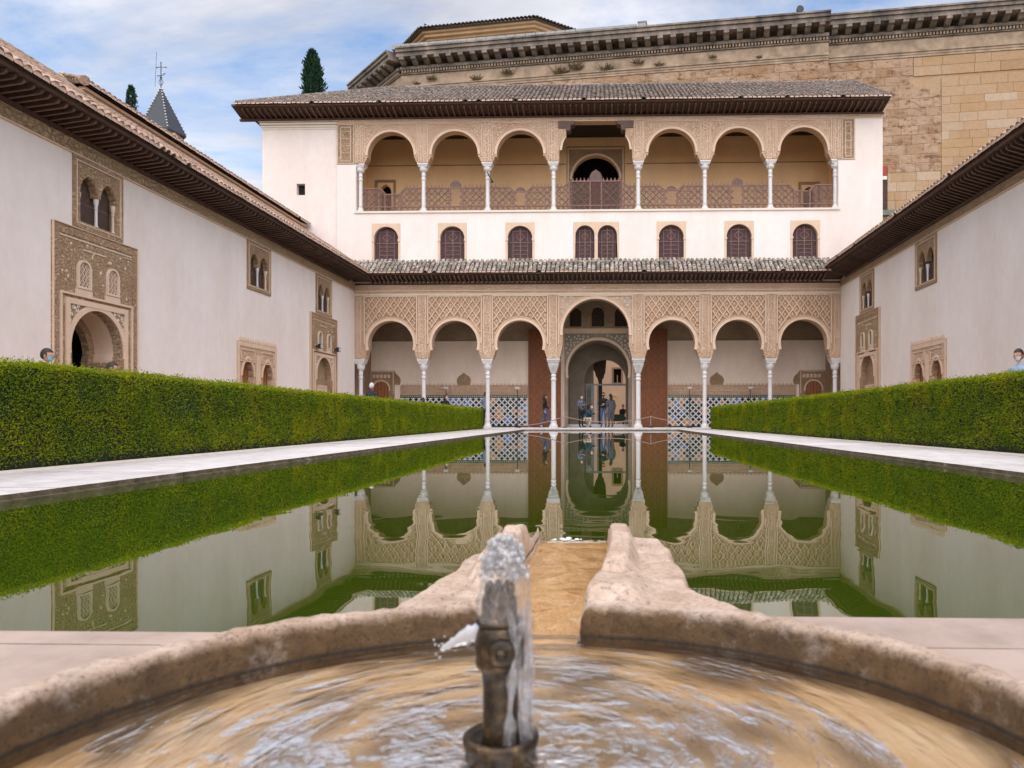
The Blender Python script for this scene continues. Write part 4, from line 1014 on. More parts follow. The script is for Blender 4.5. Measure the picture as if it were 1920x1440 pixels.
# upper roof
UFR = FF
z1 = eave(pav, UFR, -16.9, 13.4, 15.06, .92, .36, spacing=.28, ends=(.45, .3))
ur = link('upper_roof', None, pav)
pit = .56; X0, X1 = BC-17.1, BC+13.72; Y0 = 36.05; YR = 41.0; zr = z1+pit*(YR-Y0); HX = BC-11.0
mb = MB(); mb.add([(X0, Y0, z1), (X1, Y0, z1), (X1, YR, zr), (HX, YR, zr), (X0, 44.3, z1+1.2), (X1, 44.3, z1+1.2), (HX, YR+.01, zr)], [(0, 1, 2, 3), (0, 3, 4), (3, 2, 5, 4)])
part('roof_deck', mb, 'tile_pan', ur)
mb = MB(); mb.box(X0+.05, X0+.12, Y0+.1, 44.2, z1-.1, z1-.02); mb.box(X0+.1, BC-16.3, Y0+1.0, 44.2, z1-.16, z1-.1); part('side_eave', mb, 'wood_dark', ur)
ds = Vector((0, 1, pit)).normalized()
tile_roof(ur, (X0, Y0, z1), (1, 0, 0), ds, X1-X0, (YR-Y0)*math.hypot(1, pit), 'tile_upper', 'tile_pan', sc=1.05, clip=lambda s, d: s > d/math.hypot(1, pit)*(HX-X0)/(YR-Y0)-.1)
mb = MB()
def ridge(mb, p, q, r=.11, step=.36):
    p = Vector(p); q = Vector(q); n = max(1, int((q-p).length/step)); d = (q-p)/n
    for i in range(n):
        mb.tube([p+d*i, p+d*(i+1.12)], [r*1.08, r*.92], 8)
ridge(mb, (X0, Y0, z1+.06), (HX, YR, zr+.06)); ridge(mb, (HX, YR, zr+.05), (X1, YR, zr+.05)); ridge(mb, (X1-.05, Y0, z1+.07), (X1-.05, YR, zr+.07), .1)
part('ridge_tiles', mb, 'tile_upper', ur, kind='stuff')
# little plant and stay rods
mb = MB(); mb.tube([FF(-5.26, 12.45, -.1), FF(-5.0, 11.95, .25), FF(-4.98, 11.9, .27)], .03, 6); mb.ball(FF(-4.97, 11.88, .28), .07, 8, 6); part('spotlight_arm', mb, 'black_metal', pav)
# ------------------------------------------------------------------ side wings of the court
WA = math.atan(22/1440)
def voussoirs(mb, fr, prof, c0, c1, mi=0, t=.022):
    """raised ribs across the soffit of an arch"""
    acc = 0; ctr = sum(p[0] for p in prof)/len(prof)
    for (p, q) in zip(prof, prof[1:]):
        L = math.hypot(q[0]-p[0], q[1]-p[1]); n = max(1, int(L/.075))
        for i in range(n):
            acc += 1
            if acc % 2: continue
            u0, u1 = i/n, (i+1)/n
            a = (p[0]+(q[0]-p[0])*u0, p[1]+(q[1]-p[1])*u0); b = (p[0]+(q[0]-p[0])*u1, p[1]+(q[1]-p[1])*u1)
            nx, nz_ = -(q[1]-p[1])/L, (q[0]-p[0])/L
            if (ctr-a[0])*nx+(prof[0][1]-a[1])*nz_ < 0: nx, nz_ = -nx, -nz_
            mb.hexa([fr(a[0]-nx*.01, a[1]-nz_*.01, c0), fr(b[0]-nx*.01, b[1]-nz_*.01, c0), fr(b[0]-nx*.01, b[1]-nz_*.01, c1), fr(a[0]-nx*.01, a[1]-nz_*.01, c1),
                     fr(a[0]+nx*t, a[1]+nz_*t, c0), fr(b[0]+nx*t, b[1]+nz_*t, c0), fr(b[0]+nx*t, b[1]+nz_*t, c1), fr(a[0]+nx*t, a[1]+nz_*t, c1)], mi)
def twin_window(w, fr, c, z0=4.97, z1=6.66):
    hw = .91
    ar = [arch_open(c+s*.36, 5.14, 5.84, .30, .44, 14)[1:-1] for s in (1, -1)]
    ops = [[(c+.66, 5.14)]+ar[0]+ar[1]+[(c-.66, 5.14)]]
    mb = MB(); mb.plate(rect(c-hw, c+hw, z0, z1), ops, fr, -.16, .022)
    win = part('twin_window', mb, 'stucco_brown', w)
    mb = MB(); frame_bars(mb, fr, c-hw+.005, c+hw-.005, z0+.005, z1-.005, .09, .022, .04, 0); part('carved_border', mb, 'stucco_brown', win)
    mb = MB(); frame_bars(mb, fr, c-hw+.1, c+hw-.1, z0+.1, z1-.1, .025, .022, .05); part('panel_border', mb, 'stucco_plain', win)
    mb = MB()
    for o in ar: voussoirs(mb, fr, o, -.15, -.0)
    part('voussoirs', mb, 'stucco_brown', win)
    for a in (c, c-.63, c+.63):
        mb = MB(); x, y, _ = fr(a, 0, -.055); r = .036
        mb.lathe([(.07, 0), (.052, .05), (r, .07), (r*.9, .46), (.05, .48), (r*.9, .51), (.045, .56), (.058, .63), (.062, .715)], (x, y, 5.12), 10)
        part('colonnette', mb, 'marble' if a == c else 'stucco_cream', win)
    mb = MB(); lattice(mb, fr, lambda a, b: True, c-.7, c+.7, 5.12, 6.42, .075, .075, .02, -.195, -.18); mb.fbox(fr, c-.7, c+.7, 5.62, 5.66, -.2, -.175)
    part('shutter_lattice', mb, 'wood_corbel', win)
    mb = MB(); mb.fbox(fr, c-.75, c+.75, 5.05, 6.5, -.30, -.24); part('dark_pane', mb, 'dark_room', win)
def portal_grille(w, fr, c, z0, z1, hw, deep=True):
    zs = z1-hw
    mb = MB(); mb.plate(arch_open(c, z0-.06, zs, hw+.05, hw+.05, 14), [arch_open(c, z0, zs, hw, hw, 14)], fr, .03, .085); part('grille_surround', mb, 'stucco_cream', w)
    mb = MB(); mb.fbox(fr, c-hw-.09, c+hw+.09, z0-.2, z0-.07, .03, .07); part('grille_apron', mb, 'stucco_plain', w)
    if deep:
        mb = MB()
        ins = lambda a, b: abs(a-c) < hw and (b < zs or math.hypot(a-c, b-zs) < hw)
        lattice(mb, fr, ins, c-hw, c+hw, z0, z1, .12, .16, .018, .036, .052, 0, .015)
        for i in range(12):
            for j in range(4):
                a = c-hw+.09+j*.12*1.0; b = z0+.08+i*.08
                if ins(a, b): mb.plate([(a+.034*math.cos(q*PI/4), b+.034*math.sin(q*PI/4)) for q in range(8)], [[(a+.02*math.cos(q*PI/4), b+.02*math.sin(q*PI/4)) for q in range(8)]], fr, .036, .05)
        part('grille', mb, 'stucco_plain', w)
    mb = MB(); mb.plate(arch_open(c, z0, zs, hw, hw, 14), [], fr, .02, .032); part('dark_pane', mb, 'dark_room' if deep else 'stucco_grey', w)
def portal(w, fr, c, top, arch_hw, arch_top, blind):
    hw = 1.53; zs = arch_top-arch_hw
    op = arch_open(c, 0.0, zs, arch_hw, arch_hw*1.0, 24, .05)
    mb = MB(); mb.plate([(c-hw, 0), (c-hw, top), (c+hw, top), (c+hw, 0)]+op, [], fr, -.22, .03)
    p = part('carved_portal', mb, 'stucco_brown', w)
    mb = MB(); frame_bars(mb, fr, c-hw+.004, c+hw-.004, 0, top-.004, .2, .03, .045, 0, False); part('carved_border', mb, 'stucco_brown', p)
    mb = MB(); frame_bars(mb, fr, c-1.31, c+1.31, 0, 3.40, .05, .03, .075, 0, False); frame_bars(mb, fr, c-1.12, c+1.12, 0, 3.28, .13, .03, .065, 0, False)
    frame_bars(mb, fr, c-hw, c+hw, 0, top+.01, .02, .03, .07, 0, False)
    mb.plate(annulus(c, zs, arch_hw, arch_hw+.13, -.15, PI+.15, 30), [], fr, .02, .055)
    part('panel_border', mb, 'stucco_plain', p)
    mb = MB(); rs = random.Random(int(c*10))
    for s in (-1, 1):
        got = []
        for i in range(700):
            a = c+s*rs.uniform(.25, .98); b = rs.uniform(zs+.1, 3.13)
            if math.hypot(a-c, b-zs) < arch_hw+.17 or any(math.hypot(a-p_, b-q_) < .115 for p_, q_ in got): continue
            got.append((a, b))
            spiral(mb, fr, a, b, rs.uniform(.04, .07), 1.2, .035, rs.choice((-1, 1)), rs.uniform(0, 6), .011)
    part('scroll_relief', mb, 'stucco_white', p)
    mb = MB()
    for i in range(22):
        a = c+rs.choice((-1, 1))*rs.uniform(.1, 1.25); b = rs.uniform(3.55, 4.7)
        if abs(abs(a-c)-.52) < .33 and b < 4.32: continue
        q = rs.uniform(.025, .045); mb.add([fr(a-q, b, .03), fr(a, b-q*1.3, .03), fr(a+q, b, .03), fr(a, b+q*1.3, .03), fr(a, b, .055)], [(0, 1, 4), (1, 2, 4), (2, 3, 4), (3, 0, 4)])
    mb.fbox(fr, c-.25, c+.55, 4.46, 4.49, .03, .05); mb.fbox(fr, c-1.3, c-.95, 4.6, 4.62, .03, .05)
    mb.fbox(fr, c-1.3, c+1.3, 4.66, 4.69, .03, .045)
    part('relief_bosses', mb, 'stucco_cream', p)
    for s in (-1, 1): portal_grille(p, fr, c+s*.52, 3.60, 4.18, .185, not blind)
    prof = op[2:-2]
    mb = MB(); voussoirs(mb, fr, prof, -.20, -.02); part('voussoirs', mb, 'stucco_dark', p)
    n = len(op)
    if blind:
        mb = MB(); mb.plate(op, [], fr, -.3, -.22); part('niche_back', mb, 'stucco_brown', p)
        mb = MB(); mb.fbox(fr, c-arch_hw+.05, c+arch_hw-.05, 0, 1.95, -.22, -.14); frame_bars(mb, fr, c-arch_hw+.1, c+arch_hw-.1, .8, 1.93, .05, -.14, -.12); part('niche_dado', mb, 'stucco_plain', p)
    else:
        mb = MB(); V = [fr(a, b, -.22) for a, b in op]+[fr(a, b, -.75) for a, b in op]
        mb.add(V, [(i, i+1, n+i+1, n+i) for i in range(n-1)]); part('vestibule', mb, 'stucco_plain', p)
        op2 = arch_open(c, 0, zs-.05, arch_hw-.2, (arch_hw-.2)*1.12, 22, .05)
        mb = MB(); mb.plate([(c-1.3, 0), (c-1.3, 3.3), (c+1.3, 3.3), (c+1.3, 0)]+op2, [], fr, -.9, -.72); voussoirs(mb, fr, op2[2:-2], -.88, -.70); part('inner_arch', mb, 'stucco_brown', p)
        mb = MB(); mb.fbox(fr, c-arch_hw+.05, c-arch_hw+.22, 0, 1.9, -.72, -.2); mb.fbox(fr, c+arch_hw-.22, c+arch_hw-.05, 0, 1.9, -.72, -.2); part('niche_dado', mb, 'stucco_brown', p)
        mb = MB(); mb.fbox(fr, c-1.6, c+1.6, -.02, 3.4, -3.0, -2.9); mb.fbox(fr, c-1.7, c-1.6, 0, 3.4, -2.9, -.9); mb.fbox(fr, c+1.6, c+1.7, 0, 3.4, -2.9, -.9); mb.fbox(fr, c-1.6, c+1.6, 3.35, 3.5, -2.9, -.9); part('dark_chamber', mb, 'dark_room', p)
def crenel_doors(w, fr, c):
    hw, top = 1.5, 3.12
    ops = [arch_open(c+s*.75, 0, 1.95, .42, .60, 14, .03) for s in (1, -1)]
    mb = MB(); mb.plate([(c-hw, 0), (c-hw, top), (c+hw, top), (c+hw, 0)]+ops[0]+ops[1], [], fr, -.18, .025)
    p = part('double_door_panel', mb, 'stucco_tan', w)
    mb = MB()
    frame_bars(mb, fr, c-hw+.01, c+hw-.01, 0, top-.02, .14, .025, .04, 0, False)
    mb.fbox(fr, c-.14, c+.14, 0, 2.72, .025, .05); mb.fbox(fr, c-1.3, c-.2, 2.44, 2.49, .025, .05); mb.fbox(fr, c+.2, c+1.3, 2.44, 2.49, .025, .05)
    frame_bars(mb, fr, c-1.25, c-.25, 2.52, 2.86, .03, .025, .045); frame_bars(mb, fr, c+.25, c+1.25, 2.52, 2.86, .03, .025, .045)
    for o in ops:
        cc = sum(x for x, _ in o)/len(o); out = arch_open(cc, 1.9, 1.95, .50, .70, 14)
        mb.plate(out[1:-1]+list(reversed(o[2:-2])), [], fr, .02, .05)
    part('panel_border', mb, 'stucco_plain', p)
    mb = MB(); a = c-hw+.03
    while a < c+hw-.12:
        mb.fbox(fr, a, a+.15, top+.002, top+.06, -.0, .03); mb.fbox(fr, a+.03, a+.12, top+.06, top+.11, 0, .028); mb.fbox(fr, a+.055, a+.095, top+.11, top+.15, 0, .026); a += .192
    part('merlons', mb, 'stucco_plain', p)
    mb = MB()
    for o in ops: voussoirs(mb, fr, o[2:-2], -.17, -.0)
    part('voussoirs', mb, 'stucco_brown', p)
    for s in (-1, 1):
        mb = MB(); mb.fbox(fr, c+s*.75-.45, c+s*.75+.45, 0, 2.62, -.24, -.17)
        d = part('door', mb, 'wood_orange', p)
        mb = MB()
        for i in range(-2, 3): mb.fbox(fr, c+s*.75+i*.16-.006, c+s*.75+i*.16+.006, .05, 2.5, -.17, -.162)
        part('door_batten', mb, 'wood_dark', d)
def wing(side):
    if side < 0:
        x0 = -12.0; d = (math.sin(WA), math.cos(WA)); n = (math.cos(WA), -math.sin(WA))
    else:
        x0 = 11.4; d = (math.sin(WA), math.cos(WA)); n = (-math.cos(WA), math.sin(WA))
    fr = lambda a, b, c: (x0-d[0]*a+n[0]*c, 37.0-d[1]*a+n[1]*c, b)
    w = thing('side_wing', fr(14, 0, -2), 'long white side wing on the %s of the court with tall carved portal and twin windows under dark eaves' % 'left' if side < 0 else
              'shorter visible white side wing on the right of the court under sloping tiled eaves', 'building')
    LEN = 40.0
    tw = [4.0, 10.1, 18.6] if side < 0 else [3.85, 10.05]
    po = [(18.65, False), (4.0, True)] if side < 0 else [(3.95, True)]
    ztop = 7.04 if side < 0 else 7.10
    dz = 0.0 if side < 0 else 0.10
    zw = 5.0
    out = []; holes = []
    for c in tw: holes.append(rect(c-.9, c+.9, 4.98+dz, 6.64+dz))
    opens = sorted([(c, 1.52, 4.93+dz) for c, _ in po]+[(10.2, 1.49, 3.11)])
    poly = [(0, 0), (0, ztop), (LEN, ztop), (LEN, 0)]
    for c, hw, t in reversed(opens): poly += [(c+hw, 0), (c+hw, t), (c-hw, t), (c-hw, 0)]
    mb = MB(); mb.plate(poly, holes, fr, -.5, 0.0)
    part('wall', mb, 'plaster', w)
    for c in tw:
        twin_window(w, (lambda a, b, c_, f=fr: f(a, b+dz, c_)), c)
    for c, deep in po:
        portal(w, fr, c, 4.94+dz, .95 if not deep else .84, 3.1 if not deep else 3.14+dz, deep)
    crenel_doors(w, fr, 10.2)
    mb = MB()
    zf = 6.66+dz
    mb.fbox(fr, 0.03, LEN, zf+.03, ztop-.03, -.01, .025, 0); mb.fbox(fr, 0.03, LEN, zf, zf+.03, -.01, .045, 1); mb.fbox(fr, .03, LEN, ztop-.03, ztop, -.01, .05, 1)
    a = 1.0
    while a < 30:
        for q in (0, .9): mb.fbox(fr, a+q, a+q+.012, zf+.03, ztop-.03, .024, .028, 0)
        a += 1.5
    part('frieze', mb, ['frieze_green' if side < 0 else 'stucco_brown', 'stucco_plain'], w)
    zb = ztop+.02; rise = .20 if side < 0 else .50
    z1 = eave(w, fr, .95, 30.0, zb, .88, rise, spacing=.235, ends=(.0, 6))
    roof = link('roof', None, w)
    du = Vector(fr(1, 0, 0))-Vector(fr(0, 0, 0)); nn = Vector(fr(0, 0, 1))-Vector(fr(0, 0, 0))
    pit = .66; dep = 3.3 if side < 0 else 2.4
    ds = (-nn+Vector((0, 0, pit))).normalized()
    e = .92
    ext = 34.0
    mb = MB(); za, zb_ = z1-.01, z1-.01+pit*(e+dep)
    mb.hexa([fr(.0, za, e), fr(ext, za, e), fr(ext, zb_, -dep), fr(0, zb_, -dep), fr(0, za+.02, e), fr(ext, za+.02, e), fr(ext, zb_+.02, -dep), fr(0, zb_+.02, -dep)])
    mb.hexa([fr(.0, zb_-2.2, -2*dep-e), fr(ext, zb_-2.2, -2*dep-e), fr(ext, zb_, -dep), fr(0, zb_, -dep), fr(0, zb_-2.18, -2*dep-e), fr(ext, zb_-2.18, -2*dep-e), fr(ext, zb_+.02, -dep), fr(0, zb_+.02, -dep)])
    part('roof_deck', mb, 'tile_pan', roof)
    o = fr(.03, z1+.02, e)
    tile_roof(roof, o, du, ds, 26.0 if side < 0 else 22, (e+dep)*math.hypot(1, pit), 'tile_wing', 'tile_pan', spacing=.24, sc=1.2, own=(lambda i, j: j < 3 and 16 < i) if side < 0 else (lambda i, j: j < 2 and 12 < i),
              clip=lambda s, d_: s > .9-d_*.83, row=.36)
    # mortar plugs under the eave tiles' hollows and ridge
    mb = MB(); ridge(mb, fr(.2, zb_+.06, -dep), fr(26, zb_+.06, -dep), .12); part('ridge_tiles', mb, 'tile_wing', roof, kind='stuff')
    mb = MB(); mb.fbox(fr, LEN-.4, LEN, 0, 7, -6, -.5); mb.fbox(fr, 0.05, LEN, 0, 7.0, -7.2, -6.8); part('rear_walls', mb, 'plaster', w)
    if side < 0:
        # raised rear range with its own eave
        U = lambda a, b, c: fr(a, b, c-2.55)
        L2 = 15.6
        mb = MB(); mb.plate(rect(0, L2, 7.6, 9.86), [], U, -5.0, 0.0); rr = part('raised_range', mb, 'plaster_peach', w)
        mb = MB(); mb.fbox(U, 0, L2+.15, 9.72, 9.80, 0, .10); mb.fbox(U, 0, L2+.15, 9.80, 9.88, 0, .2); part('eave_course', mb, 'plaster_peach', rr)
        ds2 = (-nn+Vector((0, 0, .45))).normalized()
        mb = MB(); zr = 9.90+.45*2.4
        mb.add([U(0, 9.90, .3), U(L2+.3, 9.90, .3), U(L2-2.0, zr, -2.1), U(0, zr, -2.1), U(L2+.3, 9.9, -4.5), U(0, 9.9, -4.5)], [(0, 1, 2, 3), (1, 4, 2), (3, 2, 4, 5)]); part('roof_deck', mb, 'tile_pan', rr)
        tile_roof(rr, U(0.1, 9.93, .30), du, ds2, L2+.1, 2.4*math.hypot(1, .45), 'tile_wing', 'tile_pan', spacing=.24, sc=1.2, clip=lambda s, d_: s < L2+.2-d_*.9)
        mb = MB(); ridge(mb, U(L2+.3, 9.98, .3), U(L2-2.0, zr+.06, -2.1), .13); ridge(mb, U(.1, zr+.06, -2.1), U(L2-2.0, zr+.06, -2.1), .13); part('ridge_tiles', mb, 'tile_wing', rr, kind='stuff')
    return w, fr
wingL, FL = wing(-1)
wingR, FR = wing(1)
wingL['label'] = 'long white side wing on the left with tall carved portal and second roof above'
wingR['label'] = 'white side wing on the right with twin windows and a single tiled eave'
# ------------------------------------------------------------------ stone palace behind
pal = thing('stone_palace', (8, 60, 0), 'huge tawny stone palace with heavy bracketed cornice rising behind the pavilion', 'building')
PD = Vector((1, -.14, 0)).normalized(); PN = Vector((-.14, -1, 0)).normalized(); PO = Vector((0, 56, 0))
PFr = lambda a, b, c: tuple(PO+PD*a+PN*c+Vector((0, 0, b)))
CN = PD.copy()
A0 = -15.4; AS = 15.9; A1 = 48.0; ZT = 28.4; WT = 25.4
PR = lambda a, b, c: PFr(a, b, c-.55)        # set-back right part
# chamfer on the left
c0 = Vector(PFr(A0, 0, 0)); c1 = Vector((-20.2, 64.0, 0)); CD = (c0-c1).normalized(); CL = (c0-c1).length
CNn = Vector((CD.y, -CD.x, 0)); CFr = lambda a, b, c: tuple(c1+CD*a+CNn*c+Vector((0, 0, b)))
def palace_run(fr, a0, a1, e0, e1, rough=True):
    mb = MB(); mb.fbox(fr, a0, a1, 0, WT-.02, -1.2, -.06); body = part('wall', mb, 'ashlar', pal)
    mb = MB()
    mb.fbox(fr, a0, a1, WT, WT+.16, -1.0, .05); mb.fbox(fr, a0, a1, WT+.16, WT+.32, -1, .09); mb.fbox(fr, a0, a1, WT+.32, WT+.42, -1, .16)
    part('architrave', mb, 'frieze_stone', pal)
    mb = MB(); mb.fbox(fr, a0, a1, WT+.42, WT+1.25, -1, .03); part('frieze', mb, 'frieze_stone', pal)
    co = MB(); co.fbox(fr, a0-e0*.3, a1+e1*.3, WT+1.25, WT+1.36, -1, .14); co.fbox(fr, a0-e0*.7, a1+e1*.7, WT+1.56, WT+1.78, -1, .3)
    co.fbox(fr, a0-e0*1.1, a1+e1*1.1, WT+2.20, WT+2.50, -1, 1.05); co.fbox(fr, a0-e0*1.2, a1+e1*1.2, WT+2.50, WT+2.74, -1, 1.18); co.fbox(fr, a0-e0*1.25, a1+e1*1.25, WT+2.74, WT+2.86, -1, 1.28)
    cor = part('cornice', co, 'cornice_stone', pal)
    mb = MB(); a = a0+.1
    while a < a1-.1:
        mb.fbox(fr, a, a+.13, WT+1.36, WT+1.56, 0, .22); a += .22
    part('dentils', mb, 'frieze_stone', cor, kind='stuff')
    return cor
def modillion_mesh():
    mb = MB(); prof = [(0, 0), (.1, -.02), (.3, .05), (.5, .18), (.72, .22), (.74, .40), (0, .40)]
    n = len(prof); V = [(-.19, y, z) for y, z in prof]+[(.19, y, z) for y, z in prof]
    F = [tuple(range(n)), tuple(reversed(range(n, 2*n)))]+[(i, i+n, (i+1) % n+n, (i+1) % n) for i in range(n)]
    mb.add(V, F); return mb.mesh('modillion', 'cornice_stone')
MOD = modillion_mesh()
def modillions(cor, fr, a0, a1):
    D = (Vector(fr(1, 0, 0))-Vector(fr(0, 0, 0))).normalized(); N = (Vector(fr(0, 0, 1))-Vector(fr(0, 0, 0))).normalized(); X = N.cross(Vector((0, 0, 1)))
    B = Matrix(((X.x, N.x, 0, 0), (X.y, N.y, 0, 0), (0, 0, 1, 0), (0, 0, 0, 1)))
    a = a0+.4
    while a < a1-.2:
        link('modillion', MOD, cor, Matrix.Translation(Vector(fr(a, WT+1.79, .30))) @ B); a += .92
c = palace_run(PFr, A0, AS, 0, 0); modillions(c, PFr, A0, AS)
c = palace_run(PR, AS, A1, 0, 0); modillions(c, PR, AS, 38)
c = palace_run(CFr, 0, CL, 0, 0); modillions(c, CFr, 0, CL)
# ashlar blocks
def block_mesh(matn):
    mb = MB(); e = .5; b = .006
    # chamfered unit block: x -.5..5, y -1..0 (face at 0), z -.5...5
    F0 = [(-e+b, 0, -e+b*2), (e-b, 0, -e+b*2), (e-b, 0, e-b*2), (-e+b, 0, e-b*2)]; B0 = [(-e, .35, -e), (e, .35, -e), (e, .35, e), (-e, .35, e)]; C0 = [(-e, 1, -e), (e, 1, -e), (e, 1, e), (-e, 1, e)]
    mb.add(F0+B0+C0, [(0, 1, 2, 3)]+[(i, i+4, (i+1) % 4+4, (i+1) % 4) for i in range(4)]+[(i+4, i+8, (i+1) % 4+8, (i+1) % 4+4) for i in range(4)])
    return mb.mesh('stone_block', matn)
BS, BP = block_mesh('ashlar'), block_mesh('ashlar_pitted')
rb = random.Random(21)
def blocks(fr, a0, a1, z0, z1, hrow, wid, pitted):
    D = (Vector(fr(1, 0, 0))-Vector(fr(0, 0, 0))).normalized(); N = (Vector(fr(0, 0, 1))-Vector(fr(0, 0, 0))).normalized()
    z = z1; row = 0
    while z > z0+.2:
        h = hrow*rb.uniform(.9, 1.12); a = a0-rb.uniform(0, wid*.6)
        while a < a1:
            w = wid*rb.uniform(.6, 1.5); s, e = max(a, a0), min(a+w, a1)
            if e-s > .25:
                pit_ = pitted(s, z) if callable(pitted) else pitted
                pr = rb.uniform(0, .022 if pit_ else .006); ht = h-.003; wd = e-s-.003
                pit = pitted(s, z) if callable(pitted) else pitted
                P = Vector(fr((s+e)/2, z-h/2, pr)); 
                X = D*wd; Y = -N*.14; Z = Vector((0, 0, ht))
                M = Matrix(((X.x, Y.x, 0, P.x), (X.y, Y.y, 0, P.y), (X.z, Y.z, ht, P.z), (0, 0, 0, 1)))
                link('stone_block', BP if pit else BS, palb, M)
            a += w
        z -= h
palb = link('ashlar_face', None, pal)
blocks(PFr, A0+.02, AS-.02, 23.2, WT-.02, .62, 2.0, True)
palb = link('ashlar_face', None, pal)
blocks(PR, AS+.02, 21.6, 23.0, WT-.02, .62, 1.5, True)
blocks(PR, 19.2, 23.4, 12.0, 23.2, .62, 1.05, lambda a, z: z > 17.6 or z < 14.6)
blocks(PR, 23.42, 33.5, 12.0, 23.9, .60, 1.5, False); blocks(PR, 21.62, 33.5, 23.92, WT-.02, .60, 1.5, False)
mb = MB(); mb.fbox(PR, 19.0, 23.6, 14.55, 14.9, 0, .3); part('ledge', mb, 'verdigris', pal)
mb = MB(); mb.fbox(PR, 18.2, 19.9, 15.0, 18.0, .02, .06, 0); mb.fbox(PR, 18.3, 19.86, 17.35, 18.0, .06, .1, 1); mb.fbox(PR, 18.3, 19.86, 17.05, 17.3, .06, .1, 2); part('blind_window', mb, ['wood_dark', 'red_paint', 'stucco_white'], pal)
# parapet flashing of pale panels along the left part, small chimney
i = 0; a = A0-.4
lead = MB().fbox(PFr, 0, .70, ZT-.16, ZT+.18, .2, .95).mesh('parapet_panel', 'lead_panel')
while a < 2.6:
    link('parapet_panel', lead, pal, Matrix.Translation(PD*a)); a += .74
mb = MB(); mb.fbox(PFr, 2.75, 3.3, ZT-.2, ZT+.35, .2, .8, 0); mb.fbox(PFr, 2.7, 3.35, ZT+.35, ZT+.42, .15, .85, 0); part('vent_stack', mb, 'lead_grey', pal)
mb = MB(); mb.fbox(PFr, A0+1, A1, ZT-.6, ZT-.1, -9, -.3); part('roof', mb, 'lead_grey', pal)
# octagonal chapel drum
A = Vector((-15.6, 65.4, 0)); B = Vector((-5.5, 63.8, 0)); side = (B-A).length; d = (B-A).normalized(); nin = Vector((-d.y, d.x, 0))
ctr = (A+B)/2+nin*side*1.2071; R0 = side/2/math.sin(PI/8)
ang0 = math.atan2(A.y-ctr.y, A.x-ctr.x)
def octa(r): return [(ctr.x+r*math.cos(ang0+i*PI/4), ctr.y+r*math.sin(ang0+i*PI/4)) for i in range(8)]
def octring(mb, r, z0, z1, mi=0):
    o = octa(r); mb.add([(x, y, z0) for x, y in o]+[(x, y, z1) for x, y in o], [(i, (i+1) % 8, (i+1) % 8+8, i+8) for i in range(8)]+[tuple(range(8)), tuple(range(8, 16))], mi)
ZD = 34.0
mb = MB(); octring(mb, R0-1.3, 20, ZD-1.4); drum = part('chapel_drum', mb, 'frieze_gold', pal)
mb = MB(); octring(mb, R0-1.15, ZD-1.4, ZD-1.2); octring(mb, R0-1.25, ZD-1.2, ZD-.75); octring(mb, R0-.9, ZD-.75, ZD-.55); octring(mb, R0-.6, ZD-.55, ZD-.3); octring(mb, R0-.35, ZD-.3, ZD-.12); part('cornice', mb, 'frieze_gold', drum)
mb = MB(); o = octa(R0); mb.add([(x, y, ZD-.1) for x, y in o]+[(ctr.x, ctr.y, ZD+5.0)], [(i, (i+1) % 8, 8) for i in range(8)]+[tuple(reversed(range(8)))]); part('drum_roof', mb, 'tile_pan', drum)
mats = []
for i in range(8):
    p = Vector((*octa(R0)[i], ZD)); q = Vector((*octa(R0)[(i+1) % 8], ZD)); nn = int((q-p).length/.34)
    dd = (q-p).normalized(); inn = Vector((-dd.y, dd.x, 0)); ds_ = (inn+Vector((0, 0, .42))).normalized(); nr = dd.cross(ds_); X = ds_.cross(nr)
    for k in range(nn):
        for j in range(2):
            P = p+(q-p)*(k+.5)/nn+ds_*(j*.6-.08)
            M = Matrix(((X.x, ds_.x, nr.x, P.x), (X.y, ds_.y, nr.y, P.y), (X.z, ds_.z, nr.z, P.z), (0, 0, 0, 1))) @ Matrix.Scale(1.7, 4)
            mats.append(np.array(M))
link('roof_tiles', join_template(TV, TF, mats, 'roof_tiles', 'tile_upper'), drum, kind='stuff')
# weeds rooted in the cornice
def weed(loc, s, seed, label):
    r = random.Random(seed); mb = MB()
    for i in range(46):
        a = r.uniform(0, 2*PI); l = s*r.uniform(.4, 1); t = r.uniform(.3, 1.2)
        d_ = Vector((math.cos(a)*math.sin(t)*1.4, math.sin(a)*math.sin(t)*.5-.3, math.cos(t)*.8)).normalized(); side_ = d_.cross(Vector((0, 1, .2))).normalized()*s*.05
        p = Vector(loc)+Vector((r.uniform(-.5, .5)*s, 0, 0))
        mb.add([p-side_, p+side_, p+d_*l*.6+side_*.8, p+d_*l], [(0, 1, 2, 3)])
    link('weed_tuft', mb.mesh('weed_tuft', 'dry_weed'), None, label=label, cat='weed', group='weeds on the stone cornice')
for i, (px, s) in enumerate(((-14.1, .4), (-12.9, .55), (-9.4, .6), (-7.0, .7), (-3.0, .85), (-1.9, .8), (.4, .7), (2.7, .6), (4.2, .45), (8.0, .4), (11.2, .35))):
    weed(PFr(px, WT+.42+(.25 if i % 2 else 0), .2), s, i, '%s brown weed tuft from the left on the frieze below the palace cornice' % ('first', 'second', 'third', 'fourth', 'fifth', 'sixth', 'seventh', 'eighth', 'ninth', 'tenth', 'last')[i])
# round lamp on the cornice
lp = thing('round_lamp', PFr(13.9, ZT-.14, .6), 'dark round disc lamp standing on top of the palace cornice', 'lamp')
x, y, z = PFr(13.9, ZT-.14, .6)
mb = MB(); mb.lathe([(.05, 0), (.04, .35)], (x, y, z), 8); part('post', mb, 'black_metal', lp)
mb = MB(); mb.tube([(x+.02, y-.12, z+.52), (x+.02, y-.1, z+.52), (x, y+.12, z+.52)], [.20, .25, .22], 18); part('lamp_head', mb, 'black_metal', lp)

